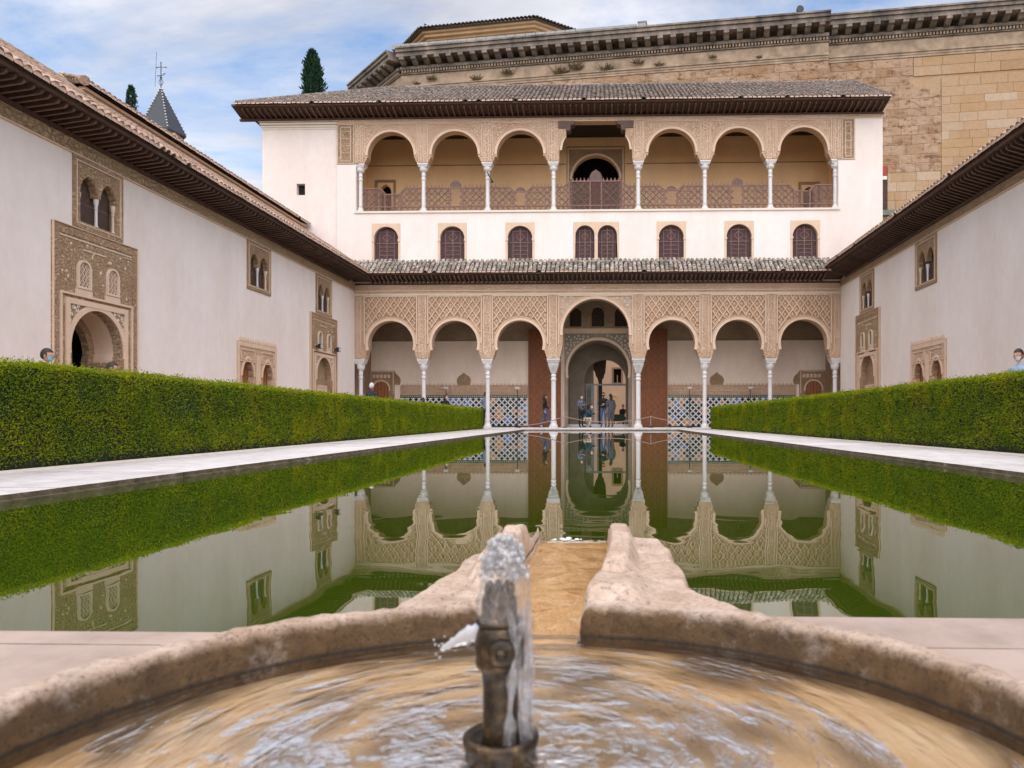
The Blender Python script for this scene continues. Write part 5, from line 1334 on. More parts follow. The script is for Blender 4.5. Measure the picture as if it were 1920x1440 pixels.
# ------------------------------------------------------------------ bell tower with slate spire
tw = thing('bell_tower', (-44.3, 76, 0), 'distant church tower with dark slate spire and iron cross above the left roof', 'tower')
cx0, cy0 = -44.3, 76.0
mb = MB(); o = [(cx0+2.0*math.cos(PI/8+i*PI/4), cy0+2.0*math.sin(PI/8+i*PI/4)) for i in range(8)]
mb.add([(x, y, 0) for x, y in o]+[(x, y, 29.0) for x, y in o], [(i, (i+1) % 8, (i+1) % 8+8, i+8) for i in range(8)]+[tuple(range(8, 16))]); part('shaft', mb, 'plaster_peach', tw)
mb = MB(); q = 2.35
ring = [(cx0+q*math.cos(.25+i*PI/3), cy0+q*math.sin(.25+i*PI/3)) for i in range(6)]
mb.add([(x, y, 29.0) for x, y in ring]+[(x, y, 29.15) for x, y in ring]+[(cx0, cy0, 33.9)], [(i, (i+1) % 6, (i+1) % 6+6, i+6) for i in range(6)]+[(i+6, (i+1) % 6+6, 12) for i in range(6)]+[tuple(reversed(range(6)))]); sp = part('spire', mb, 'slate', tw)
mb = MB()
for x, y in ring:
    for k in range(14):
        u = (k+.4)/14; p = Vector((x, y, 29.2)).lerp(Vector((cx0, cy0, 33.85)), u)+Vector((x-cx0, y-cy0, 1)).normalized()*.05
        mb.ball(p, .085, 6, 4)
part('ridge_studs', mb, 'lead_white', sp)
mb = MB(); mb.tube([(cx0, cy0, 33.8), (cx0, cy0, 36.3)], .045, 6); mb.tube([(cx0-.6, cy0, 33.9), (cx0-.45, cy0, 37.4)], .02, 5)
for s in (-1, 1):
    mb.tube([(cx0+s*.22*math.sin(t*PI), cy0, 34.0+.75*t) for t in [i/8 for i in range(9)]], .03, 5)
    mb.tube([(cx0, cy0, 35.9), (cx0+s*.45, cy0+.1, 35.9)], .035, 5); mb.ball((cx0+s*.47, cy0+.1, 35.9), .07, 6, 5)
mb.tube([(cx0-.4, cy0, 35.0), (cx0+.1, cy0, 35.05), (cx0+.45, cy0, 35.25)], .04, 5); mb.ball((cx0, cy0, 34.85), .12, 8, 6); mb.ball((cx0, cy0, 36.35), .07, 6, 5)
part('weather_vane', mb, 'iron_blue', tw)

# ------------------------------------------------------------------ trees
def cypress(loc, h, rmax, label, n, seed):
    t = thing('cypress_tree', loc, label, 'tree', 'cypresses beyond the roofs')
    mb = MB(); mb.tube([(loc[0], loc[1], 0), (loc[0], loc[1], h*.9)], [.28, .03], 8); part('trunk', mb, 'bark', t)
    r = np.random.RandomState(seed)
    u = r.rand(n)**.7; zt = 2+u*(h-2.0)
    f = (zt-2)/(h-2)
    prof = rmax*np.minimum(1, np.sqrt(np.maximum(0, (h-zt)/2.3)))
    an = r.rand(n)*2*PI
    lump = 1+.22*np.sin(an*3+zt*1.7)+.18*np.sin(an*7-zt*3.1)+.2*r.randn(n)
    rad = prof*lump*np.sqrt(.35+.65*r.rand(n))
    P = np.c_[loc[0]+rad*np.cos(an), loc[1]+rad*np.sin(an), zt+rad*.15]
    sz = .075*(.6+.8*r.rand(n))
    out = np.c_[np.cos(an)*.5, np.sin(an)*.5, np.ones(n)*1.0]+.35*r.randn(n, 3); out /= np.linalg.norm(out, axis=1)[:, None]
    sd = np.cross(out, r.randn(n, 3)); sd /= np.linalg.norm(sd, axis=1)[:, None]
    Q = np.stack([P-sd*sz[:, None]*.5, P+sd*sz[:, None]*.5, P+out*sz[:, None]*2.4+sd*sz[:, None]*.25, P+out*sz[:, None]*2.4-sd*sz[:, None]*.25], 1).reshape(-1, 3)
    me = quads(Q, 'crown', 'cypress_leaf'); link('crown', me, t)
def quads(Q, name, matn):
    n = len(Q)//4; me = bpy.data.meshes.new(name)
    me.vertices.add(len(Q)); me.vertices.foreach_set('co', np.ascontiguousarray(Q, dtype=np.float32).ravel())
    me.loops.add(n*4); me.loops.foreach_set('vertex_index', np.arange(n*4, dtype=np.int32))
    me.polygons.add(n); me.polygons.foreach_set('loop_start', np.arange(0, n*4, 4, dtype=np.int32)); me.polygons.foreach_set('loop_total', np.full(n, 4, dtype=np.int32))
    me.materials.append(MATS[matn]); me.update(calc_edges=True); return me
cypress((-19.2, 50.5, 0), 24.9, .58, 'tall dark cypress top standing above the roof left of the pavilion', 26000, 1)
cypress((-37.4, 60, 0), 26.9, .42, 'small cypress tip peeping over the roof beside the slate spire', 9000, 2)
# birds
def bird(loc, rz, label):
    M = Matrix.Translation(Vector(loc)) @ Matrix.Rotation(rz, 4, 'Z')
    mb = MB(); mb.tube([(-.17, 0, .05), (-.12, 0, .08), (-.03, 0, .12), (.06, 0, .16), (.10, 0, .21), (.125, 0, .25), (.16, 0, .245)], [.012, .035, .065, .06, .04, .038, .008], 8)
    mb.tube([(-.1, 0, .08), (-.26, 0, .05)], [.03, .012], 5); mb.tube([(.0, .02, .08), (.01, .02, -.01)], .006, 4); mb.tube([(.0, -.02, .08), (.01, -.02, -.01)], .006, 4)
    b = link('pigeon', mb.mesh('pigeon', 'feather', True), None, M, label, 'bird', 'pigeons on the roofs')
bird((octa(R0-.1)[0][0]+.4, octa(R0-.1)[0][1]+.1, ZD+.25), 2.6, 'small dark pigeon perched on the corner of the octagonal chapel roof')
bird(FL(6.3, 10.35, -3.1), -2.0, 'pigeon perched on the upper ridge of the left wing')
# house beyond the passage
hs = thing('far_house', (0, 54, 0), 'peach plastered house glimpsed through the arched passage', 'building')
HF = lambda a, b, c: (BC+a, 54.6-c, b)
mb = MB(); mb.plate(rect(-9, 10, 0, 5.6), [rect(1.06, 1.75, 3.0, 4.1)], HF, -.5, 0); part('wall', mb, 'plaster_peach', hs)
mb = MB(); mb.fbox(HF, 1.06, 1.75, 3.0, 4.1, -.4, -.3, 1); frame_bars(mb, HF, 1.02, 1.79, 2.95, 4.15, .12, -.1, .04, 0); mb.fbox(HF, 1.37, 1.44, 3.07, 3.6, -.2, .02, 0); part('window', mb, ['stucco_brown', 'dark_room'], hs)
mb = MB(); frame_bars(mb, HF, .9, 1.42, .0, 2.2, .08, 0, .05, 0, False); mb.fbox(HF, .98, 1.34, 0, 2.12, 0, .02, 0); part('door', mb, ['plaster_ochre'], hs)
mb = MB(); mb.fbox(HF, -9, 10, 5.6, 5.8, -.8, .3); part('roof', mb, 'tile_pan', hs)
# ------------------------------------------------------------------ ground, court floor, pool
ID = lambda a, b, c: (a, b, c)          # plan frame: plates lie flat
mb = MB(); mb.add([(-2500, -2500, -.8), (2500, -2500, -.8), (2500, 3500, -.8), (-2500, 3500, -.8)], [(0, 1, 2, 3)]); struct('ground', mb, 'earth')
PLn, PLf, PRn, PRf = -3.75, -3.58, 3.77, 3.52; PY0L, PY0R, PYF_ = 1.66, 1.83, 35.35
NX, NY, NR = -.095, .90, .80
circ = [(NX+NR*math.cos(2*PI*i/40), NY+NR*math.sin(2*PI*i/40)) for i in range(40)]
pool_hole = [(PLn, PY0L), (-.52, PY0L), (-.52, 1.70), (.40, 1.70), (.40, PY0R), (PRn, PY0R), (PRf, PYF_), (PLf, PYF_)]
mb = MB(); mb.plate(rect(-13.2, 12.8, -6, 36.3), [pool_hole, circ], ID, -.3, -.008); struct('court_floor', mb, 'grout')
cf = bpy.data.objects['court_floor']
mb = MB(); mb.add([(-3.95, 1.65, -.05), (3.95, 1.65, -.05), (3.75, 35.5, -.05), (-3.8, 35.5, -.05)], [(0, 1, 2, 3)]); struct('pool_water', mb, 'pool_water')
# coping and walkway slabs, each its own piece
def slab(pts, matn='paving_marble', top=0.0, th=.05, edge=None):
    mb = MB(); mb.plate(pts, [], ID, top-th, top)
    n = len(pts)
    if edge:
        nt = len(mb.f)-n
        for i in range(n): mb.m[nt+i] = 1
    return link('paving_slab', mb.mesh('paving_slab', [matn, edge] if edge else [matn]), cf)
rs = random.Random(4)
def lx(y, near, far, y0=4.0): return near+(far-near)*(y-y0)/(35.3-y0)
HL = lambda y: lx(y, -5.17, -5.49, 6.5); HRr = lambda y: lx(y, 5.42, 5.02, 9.9)
for side in (-1, 1):
    y = PY0L if side < 0 else PY0R; first = True
    while y < 35.3:
        y2 = min(y+rs.uniform(1.5, 2.3), 35.35); g = .004
        pl = (lambda q: lx(q, PLn, PLf, 1.7)+.012) if side < 0 else (lambda q: lx(q, PRn, PRf, 1.7)-.012)
        hl = HL if side < 0 else HRr
        if 35.35-y2 < .5: y2 = 35.35
        pts = [(pl(y+g), y+g), (pl(y2-g), y2-g), (hl(y2-g), y2-g), (hl(y+g), y+g)]
        slab(pts, top=rs.uniform(-.0015, .0015), edge='coping_edge')
        y = y2
    # thin lip below the coping, just above the water
    mb = MB(); pl = (PLn, PLf) if side < 0 else (PRn, PRf); s = -side
    mb.hexa([(pl[0], 1.7, -.3), (pl[0]+s*.035, 1.7, -.3), (pl[1]+s*.035, 35.35, -.3), (pl[1], 35.35, -.3), (pl[0], 1.7, -.036), (pl[0]+s*.035, 1.7, -.038), (pl[1]+s*.035, 35.35, -.038), (pl[1], 35.35, -.036)])
    link('pool_lip', mb.mesh('pool_lip', 'coping_edge'), cf)
    # kerb at the foot of the hedge
    hl = HL if side < 0 else HRr
    mb = MB(); y0, y1 = 1.0, 35.5; o = .05*side
    mb.hexa([(hl(y0)-.0*o, y0, -.006), (hl(y0)+o, y0, -.006), (hl(y1)+o, y1, -.006), (hl(y1), y1, -.006), (hl(y0), y0, .022), (hl(y0)+o, y0, .022), (hl(y1)+o, y1, .022), (hl(y1), y1, .022)])
    link('hedge_kerb', mb.mesh('hedge_kerb', 'stucco_white'), cf)
    # path behind the hedge
    x0 = -12.0 if side < 0 else 7.2; x1 = -7.4 if side < 0 else 11.4
    y = -2
    while y < 36:
        slab(rect(x0, x1, y+.003, y+2.397), 'paving_warm', 0.0, .03); y += 2.4
y = PYF_+.0
slab([(PLf+.012, PYF_+.004), (-1.3, PYF_+.004), (-1.3, 36.24), (PLf+.012, 36.24)], edge='coping_edge'); slab([(-1.295, PYF_+.004), (1.2, PYF_+.004), (1.2, 36.24), (-1.295, 36.24)], edge='coping_edge'); slab([(1.205, PYF_+.004), (PRf-.012, PYF_+.004), (PRf-.012, 36.24), (1.205, 36.24)], edge='coping_edge')
slab(rect(-7.3, PLf+.007, 35.36, 36.24)); slab(rect(PRf-.007, 7.1, 35.36, 36.24))
mb = MB(); mb.box(PLf, PRf, 35.3, 35.34, -.3, -.036); link('pool_lip', mb.mesh('pool_lip', 'coping_edge'), cf)
# near terrace
slab([(-5.2, 1.575), (-.62, 1.575), (-.56, PY0L+.012), (-2.2, PY0L+.004), (-5.2, PY0L-.02)], 'paving_warm', edge='coping_edge')
slab([(.46, 1.60), (2.6, 1.60), (2.6, PY0R+.006), (.42, PY0R+.012)], 'paving_warm', edge='coping_edge'); slab([(2.605, 1.60), (5.4, 1.60), (5.4, PY0R), (2.605, PY0R+.006)], 'paving_warm', edge='coping_edge')
def arcpts(a0, a1, r=.83, n=16): return [(NX+r*math.cos(a0+(a1-a0)*i/n), NY+r*math.sin(a0+(a1-a0)*i/n)) for i in range(n+1)]
slab([(-5.2, -1.0), (-.9, -1.0)]+[(-.93, .6)]+[p for p in arcpts(PI*1.12, PI*.70)]+[(-.62, 1.57), (-5.2, 1.57)], 'paving_warm')
slab([(5.4, -1.0), (.75, -1.0), (.735, .6)]+[p for p in arcpts(-PI*.12, PI*.30)]+[(.46, 1.595), (5.4, 1.595)], 'paving_warm')

# ------------------------------------------------------------------ clipped hedges
def hedge(side, label):
    hl = HL if side < 0 else HRr
    y0, y1 = 2.6, 35.45; W = 1.55
    h = thing('clipped_hedge', (hl(15)+side*.7, 18, 0), label, 'hedge', 'clipped hedges along the pool')
    zt = (lambda y: 1.0-.06*(y-6)/29) if side < 0 else (lambda y: 1.10-.09*(y-10)/26)
    mb = MB(); n = 40
    V = []; 
    for i in range(n+1):
        y = y0+.05+(y1-y0-.1)*i/n
        V += [(hl(y)+side*.075, y, .0), (hl(y)+side*.085, y, zt(y)-.05), (hl(y)+side*(W-.05), y, zt(y)-.05), (hl(y)+side*(W-.05), y, 0)]
    F = [(4*i+k, 4*i+(k+1) % 4, 4*i+4+(k+1) % 4, 4*i+4+k) for i in range(n) for k in range(4)]+[(0, 1, 2, 3), (4*n, 4*n+1, 4*n+2, 4*n+3)]
    mb.add(V, F); part('shade_core', mb, 'hedge_core', h)  # dark inner box: shade between the leaves put into its colour
    r = np.random.RandomState(5+side)
    Ps, Ns, Ss, Gs = [], [], [], []
    y = y0
    while y < y1:
        L = min(1.0, y1-y); s = .017+.00115*max(0, y-6)
        H = zt(y)
        for kind, area in (('front', H*L), ('top', .55*L), ('topback', 1.0*L), ('back', .0)):
            dens = 2.5/s**2 if kind != 'topback' else .8/s**2
            n = int(area*dens)
            if n == 0: continue
            yy = y+r.rand(n)*L
            fx = np.array([hl(q) for q in yy]); ft = np.array([zt(q) for q in yy])
            und = np.array([noise.noise((q*1.3, side*5.0, 0)) for q in yy])
            if kind == 'front':
                z = .03+(ft-.02)*r.rand(n)
                dep = np.abs(r.randn(n))*.035+.0
                bulge = np.array([noise.noise((a*1.1, b*2.3, side*3.0)) for a, b in zip(yy, z)])*.045+np.array([noise.noise((a*5, b*5, side*3.0)) for a, b in zip(yy, z)])*.022
                edge = np.clip((z-(ft-.07))/.07, 0, 1)**2*.05+np.clip((.12-z)/.12, 0, 1)*.05
                x = fx+side*(.03+dep-bulge+edge)
                nb = np.c_[np.full(n, -side*1.0), np.zeros(n), np.full(n, .25)]
            else:
                o, w = (0, .55) if kind == 'top' else (.5, 1.05)
                xo = o+r.rand(n)*w; x = fx+side*(.05+xo)
                z = ft-.02-np.abs(r.randn(n))*.025+und*.035+np.array([noise.noise((a*4, b*4, 1.0)) for a, b in zip(x, yy)])*.02
                # a few shoots standing proud
                sh = r.rand(n) < .07; z = z+sh*r.rand(n)*.07
                nb = np.c_[np.full(n, -side*.2), np.zeros(n), np.ones(n)]
            if kind == 'front': new = (z > ft-.07) & (r.rand(n) < .30) | (np.array([noise.noise((a*2.1, b*3.3, side*7.0)) for a, b in zip(yy, z)]) > .42) & (r.rand(n) < .4)
            else: new = r.rand(n) < .40
            sel = np.ones(n, bool)
            if kind == 'front': sel = (z > .16) | (r.rand(n) < .25+z*4.0)
            Ps.append(np.c_[x, yy, z][sel]); Ns.append(nb[sel]); Ss.append(np.full(n, s)[sel]); Gs.append(new[sel])
        y += L
    # far end face
    n = 9000; s = .04; xx = hl(y1)+side*r.rand(n)*W; z = r.rand(n)*.95; Ps.append(np.c_[xx, y1+.02*r.randn(n), z]); Ns.append(np.tile((0, 1, .2), (n, 1))); Ss.append(np.full(n, s)); Gs.append(np.zeros(n, bool))
    G = np.concatenate(Gs)
    P = np.concatenate(Ps); N = np.concatenate(Ns); S = np.concatenate(Ss); n = len(P)
    d = N+.75*r.randn(n, 3); d /= np.linalg.norm(d, axis=1)[:, None]           # leaf axis
    up = N*.6+.8*r.randn(n, 3); sd = np.cross(d, up); sd /= np.linalg.norm(sd, axis=1)[:, None]
    L = S*(.9+.7*r.rand(n)); w = L*.52
    fold = np.cross(sd, d)*(L*.12)[:, None]
    Q = np.stack([P, P+d*(L*.5)[:, None]+sd*(w*.5)[:, None]+fold, P+d*L[:, None], P+d*(L*.5)[:, None]-sd*(w*.5)[:, None]+fold], 1)
    link('foliage', quads(Q[~G].reshape(-1, 3), 'foliage', 'hedge_leaf'), h, kind='stuff'); link('young_shoots', quads(Q[G].reshape(-1, 3), 'young_shoots', 'hedge_new'), h, kind='stuff')
    mb = MB(); q = 3.0
    rr = random.Random(9)
    while q < 16:
        x = hl(q)+side*rr.uniform(.08, .2); mb.tube([(x, q, -.01), (x+rr.uniform(-.02, .02), q+rr.uniform(-.03, .03), .14)], [.012, .009], 5); q += rr.uniform(.12, .4)
    part('stems', mb, 'bark', h)
    mb = MB(); mb.add([(hl(y0)+side*.05, y0, -.002), (hl(y1)+side*.05, y1, -.002), (hl(y1)+side*1.7, y1, -.002), (hl(y0)+side*1.7, y0, -.002)], [(0, 1, 2, 3)])
    link('planting_bed', mb.mesh('planting_bed', 'soil'), cf)
hedge(-1, 'long low clipped green hedge on the left side of the pool')
hedge(1, 'long low clipped green hedge on the right side of the pool')

# ------------------------------------------------------------------ stone fountain basin with channel into the pool
ft = thing('stone_fountain', (NX, NY, 0), 'round weathered stone fountain basin in the foreground with a channel spilling into the pool', 'fountain')
def fbm(p, o=4):
    v = 0; a = 1; s = 1
    for _ in range(o): v += a*noise.noise(Vector(p)*s); a *= .5; s *= 2.1
    return v
prof = [(.742, -.08), (.742, -.02), (.741, .012), (.741, .036), (.743, .055), (.748, .067), (.758, .0735), (.775, .075), (.797, .072), (.82, .060), (.838, .04), (.85, .014), (.858, -.02)]
def rim_arc(a0, a1):
    mb = MB(); n = int((a1-a0)/(2*PI)*520); V = []; m = len(prof)
    for i in range(n+1):
        a = a0+(a1-a0)*i/n
        end = min(i, n-i)/n*(a1-a0)*.8
        sq = 1.0 if end > .03 else (.55+.45*math.sqrt(max(0, end/.03)))
        for j, (r, z) in enumerate(prof):
            p = Vector((NX+r*math.cos(a), NY+r*math.sin(a), z))
            k = fbm(p*6.0, 2)*.004-.020*max(0, fbm(p*4.3+Vector((3, 1, 7)), 3)-.42)+fbm(p*22, 3)*.0030+fbm(p*60, 2)*.0026; u = 1 if 1 < j < m-1 else .3
            low = .012*noise.noise((a*3.1, 4.0, 0))
            rr = r+k*u+(low*.6 if j > 2 else 0); zz_ = (z+k*u*.8+(low if j > 3 else 0))*(sq if z > 0 else 1)
            V.append((NX+rr*math.cos(a), NY+rr*math.sin(a), zz_))
    F = [(i*m+j, (i+1)*m+j, (i+1)*m+j+1, i*m+j+1) for i in range(n) for j in range(m-1)]
    F += [tuple(range(m)), tuple(n*m+j for j in reversed(range(m)))]
    mb.add(V, F); return mb
aR = math.acos((-.045-NX)/.742); aL = math.acos((-.258-NX)/.742)
part('rim', rim_arc(aL, aR+2*PI), 'basin_stone', ft, True)
# spout slab: a height field between two irregular edges
Lp = [(1.50, -.56), (1.645, -.50), (1.83, -.465), (2.0, -.425), (2.25, -.42), (2.57, -.40), (2.78, -.345), (2.90, -.31), (3.06, -.29)]
Rp = [(1.50, .44), (1.70, .325), (1.76, .295), (1.90, .238), (2.12, .236), (2.44, .232), (2.70, .225), (2.77, .20), (2.83, .12), (3.06, .09)]
def itp(T, y):
    if y <= T[0][0]: return T[0][1]
    for (a, b), (c, d) in zip(T, T[1:]):
        if y <= c: return b+(d-b)*(y-a)/(c-a)
    return T[-1][1]
sstep = lambda a, b, x: (lambda t: t*t*(3-2*t))(min(1, max(0, (x-a)/(b-a))))
def CLx(y): return itp([(1.5, -.262), (2.2, -.255), (3.06, -.246)], y)+.006*noise.noise((y*6, 0, 0))
def CRx(y): return itp([(1.5, -.047), (1.75, -.045), (1.93, -.02), (2.05, .008), (2.3, .018), (3.06, .026)], y)+.005*noise.noise((y*6, 7, 0))
mb = MB(); ny, nx = 210, 120; V = []; keep = {}
for i in range(ny+1):
    y = 1.46+1.60*i/ny; xl, xr = itp(Lp, y)+.012*fbm((y*5, 1, 0)), itp(Rp, y)+.012*fbm((y*5, 9, 0)); cl, cr = CLx(y), CRx(y)
    for j in range(nx+1):
        u = j/nx; x = xl+(xr-xl)*u
        slabz = .058+.012*fbm((x*3, y*3, 2), 3)+.004*fbm((x*16, y*16, 5), 3)
        slabz -= .012*sstep(2.2, 3.0, y)
        # long fissure and the joint between two stones
        slabz -= .014*math.exp(-((y-(2.06+.35*(x+.3)+.02*noise.noise((x*9, 0, 3))))/.007)**2)
        slabz -= .012*math.exp(-((x+.335-.18*(y-1.9))/.005)**2)*(1-sstep(2.0, 2.06, y))
        # kerbs along the channel
        kr = sstep(cr, cr+.012, x)*(1-sstep(cr+.06, cr+.10, x)); kl = (1-sstep(cl-.012, cl, x))*sstep(cl-.10, cl-.06, x)
        kh = .058*sstep(1.9, 2.05, y)*(1-sstep(2.66, 2.74, y))
        kh2 = .040*(1-sstep(1.88, 2.02, y))*sstep(1.5, 1.62, y)
        krr = sstep(cr, cr+.016, x)*(1-sstep(cr+.10, cr+.17, x))
        z = slabz+max(kr*kh, krr*kh2)+kl*kh*(1-.2*fbm((x*8, y*8, 1), 2))
        z -= .05*sstep(2.74, 2.85, y)*(sstep(cr, cr+.02, x)+(1-sstep(cl-.02, cl, x)))
        inch = sstep(cl-.006, cl+.006, x)*(1-sstep(cr-.006, cr+.006, x))
        z = z*(1-inch)+inch*(-.018-.006*sstep(2.9, 3.05, y)+.001)
        rd = math.hypot(x-NX, y-NY)
        if inch < .5: z -= .07*(1-sstep(.765, .85, rd))
        ed = min(x-xl, xr-x); z -= .06*(1-sstep(0, .035, ed))**2
        if j in (0, nx): z = -.2
        V.append((x, y, z))
F = []; FM = []
for i in range(ny):
    for j in range(nx):
        a = i*(nx+1)+j; q = V[a]; c_ = V[a+nx+2]
        if math.hypot(q[0]-NX, q[1]-NY) < .745 and math.hypot(c_[0]-NX, c_[1]-NY) < .75: continue
        F.append((a, a+1, a+nx+2, a+nx+1)); m = (q[0]+c_[0])/2
        FM.append(1 if CLx(q[1])-.004 < m < CRx(q[1])+.004 and q[2] < .0 and c_[2] < .0 else 0)
o = len(V)
# outer end face
V += [(x, y, -.2) for x, y, z in V[ny*(nx+1):(ny+1)*(nx+1)]]
F += [(ny*(nx+1)+j, ny*(nx+1)+j+1, o+j+1, o+j) for j in range(nx)]; FM += [0]*nx
mb.add(V, F); mb.m = FM
part('spout_slab', mb, ['basin_stone', 'channel_floor'], ft, True)
# bowl floor and its water
mb = MB(); mb.lathe([(.76, -.2), (.76, -.016), (.70, -.018), (.4, -.034), (.001, -.046)], (NX, NY, 0), 64); part('bowl', mb, 'bowl_floor', ft, True)
mb = MB(); n = 96; V = [(NX, NY, .001)]+[(NX+.745*math.cos(2*PI*i/n), NY+.745*math.sin(2*PI*i/n), .001) for i in range(n)]
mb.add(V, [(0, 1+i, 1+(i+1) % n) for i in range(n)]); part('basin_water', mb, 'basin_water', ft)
mb = MB(); V = []; m = 60; k = 12
for i in range(m+1):
    y = 1.60+1.47*i/m; z = .0-.006*sstep(1.6, 3.0, y)-.05*sstep(3.03, 3.09, y)
    for j in range(k+1):
        x = CLx(y)-.004+(CRx(y)-CLx(y)+.008)*j/k
        V.append((x, y, z+.0025*fbm((x*14, y*9, 0), 3)))
mb.add(V, [(i*(k+1)+j, i*(k+1)+j+1, (i+1)*(k+1)+j+1, (i+1)*(k+1)+j) for i in range(m) for j in range(k) if math.hypot(V[i*(k+1)+j][0]-NX, V[i*(k+1)+j][1]-NY) > .738])
part('channel_water', mb, 'channel_water', ft, True)
mb = MB(); r = random.Random(8)
for i in range(170):      # bubbles where the channel falls into the pool
    a = r.gauss(-.11, .055); y = 3.13+abs(r.gauss(0, .07)); q = r.uniform(.003, .011); mb.ball((a, y, -.048+q*.2), (q*1.5, q*2.0, q*.6), 6, 4)
part('foam', mb, 'foam', ft, True)
# bronze nozzle
nx_, ny_ = -.140, 1.065
mb = MB()
mb.lathe([(.046, -.05), (.047, -.005), (.050, .004), (.049, .012), (.052, .020), (.053, .030), (.047, .034), (.040, .026), (.034, .022)], (nx_, ny_, 0), 28)
noz = part('nozzle', mb, 'bronze', ft, True)
mb = MB(); mb.lathe([(.027, .0), (.026, .03), (.025, .06), (.025, .10), (.027, .122), (.034, .128), (.0355, .134), (.034, .14), (.036, .15), (.0365, .165), (.034, .18), (.031, .186)], (nx_, ny_, 0), 24); part('shaft', mb, 'bronze', noz, True)
mb = MB(); mb.tube([(nx_+.006, ny_-.028, .156), (nx_+.006, ny_-.044, .156), (nx_+.006, ny_-.046, .156)], [.019, .018, .014], 18); mb.tube([(nx_+.006, ny_-.04, .156), (nx_+.006, ny_-.052, .156)], [.0085, .007], 12); part('plug', mb, 'bronze', noz, True)
mb = MB(); mb.lathe([(.032, .186), (.033, .19), (.031, .194), (.025, .197), (.025, .215), (.024, .222), (.021, .226), (.020, .234), (.016, .236)], (nx_-.002, ny_, 0), 20)
for i in range(7):
    a = 2*PI*i/7; mb.ball((nx_-.002+.016*math.cos(a), ny_+.016*math.sin(a), .234), (.006, .006, .011), 6, 5)
part('crown', mb, 'bronze', noz, True)
# water welling over the nozzle: a clear lumpy dome, streams down one side, a short side spurt
def blob_lathe(prof, n, cx, cy, amp, fz, seed, squash=1.0):
    mb = MB(); P2 = []
    for (a, b), (c, d) in zip(prof, prof[1:]):
        for k in range(4): P2.append((a+(c-a)*k/4, b+(d-b)*k/4))
    P2.append(prof[-1]); V = []
    for r_, z in P2:
        for k in range(n):
            a = 2*PI*k/n; e = fbm((math.cos(a)*2.4+seed, math.sin(a)*2.4, z*fz), 3)
            rr = r_*(1+amp*e)+.0016*noise.noise((math.cos(a)*9, math.sin(a)*9+seed, z*120))*min(1, r_/.02)
            V.append((cx+rr*math.cos(a), cy+rr*math.sin(a)*squash, z+.004*noise.noise((math.cos(a)*3, math.sin(a)*3, seed))*min(1, r_/.02)))
    m = len(P2); F = [(i*n+k, (i+1)*n+k, (i+1)*n+(k+1) % n, i*n+(k+1) % n) for i in range(m-1) for k in range(n)]+[tuple(range(n)), tuple((m-1)*n+k for k in reversed(range(n)))]
    mb.add(V, F); return mb
part('water_dome', blob_lathe([(.004, .306), (.012, .303), (.020, .296), (.027, .284), (.031, .268), (.034, .25), (.0365, .23), (.038, .21), (.0375, .198), (.034, .192)], 36, nx_+.004, ny_, .20, 34, 1.0), 'jet_water', ft, True)
r = random.Random(6)
mb = MB()
for i in range(11):
    a0 = -1.25+i*.23+r.uniform(-.08, .08); P = []; Rd = []
    n = 26; z0 = r.uniform(.19, .215); z1 = r.choice((.0, .0, .03, .01)); w = r.uniform(.0035, .0075)
    for k in range(n+1):
        u = k/n; z = z0+(z1-z0)*u; q = .036+.004*math.sin(u*3.0+i)+.010*max(0, u-.8)
        aa = a0+.12*math.sin(u*5+i*1.7)
        P.append((nx_+.004+q*math.cos(aa), ny_+q*math.sin(aa), z)); Rd.append(max(.0012, w*(.55+.75*abs(noise.noise((i*3.1, u*6.0, 0)))+.25*math.sin(u*17+i))))
    mb.tube(P, Rd, 8)
part('water_streams', mb, 'jet_water', ft, True, kind='stuff')
mb = MB(); V = []; n = 12; m = 16
for i in range(m+1):
    u = i/m; cxx = nx_-.022-.062*u; cz = .178-.018*u-.010*u*u; hh = (.014*(1-u)**.7+.0016)*(1+.35*noise.noise((u*9, 0, 2)))
    for k in range(n):
        a = 2*PI*k/n; e = 1+.45*noise.noise((u*11+math.cos(a)*1.3, math.sin(a)*1.3, 4)); V.append((cxx, ny_-.004+hh*.8*e*math.cos(a), cz+hh*e*math.sin(a)))
mb.add(V, [(i*n+k, i*n+(k+1) % n, (i+1)*n+(k+1) % n, (i+1)*n+k) for i in range(m) for k in range(n)]+[tuple(reversed(range(n))), tuple(m*n+k for k in range(n))])
part('side_spurt', mb, 'spray', ft, True)
mb = MB()
for i in range(190):
    a = r.uniform(0, 2*PI); z = .252+.055*r.random(); q = r.uniform(.0014, .0042); rr = (.033*math.sqrt(max(0, 1-((z-.24)/.07)**2))+.003)*math.sqrt(r.uniform(.15, 1.05))
    mb.ball((nx_+.004+rr*math.cos(a), ny_+rr*math.sin(a), z), (q, q, q*1.4), 7, 5)
for i in range(14):
    q = r.uniform(.001, .0022); mb.ball((nx_-.05-r.uniform(0, .05), ny_+r.gauss(0, .008), .155+r.gauss(0, .01)), q, 7, 5)
part('droplets', mb, 'spray', ft, True)
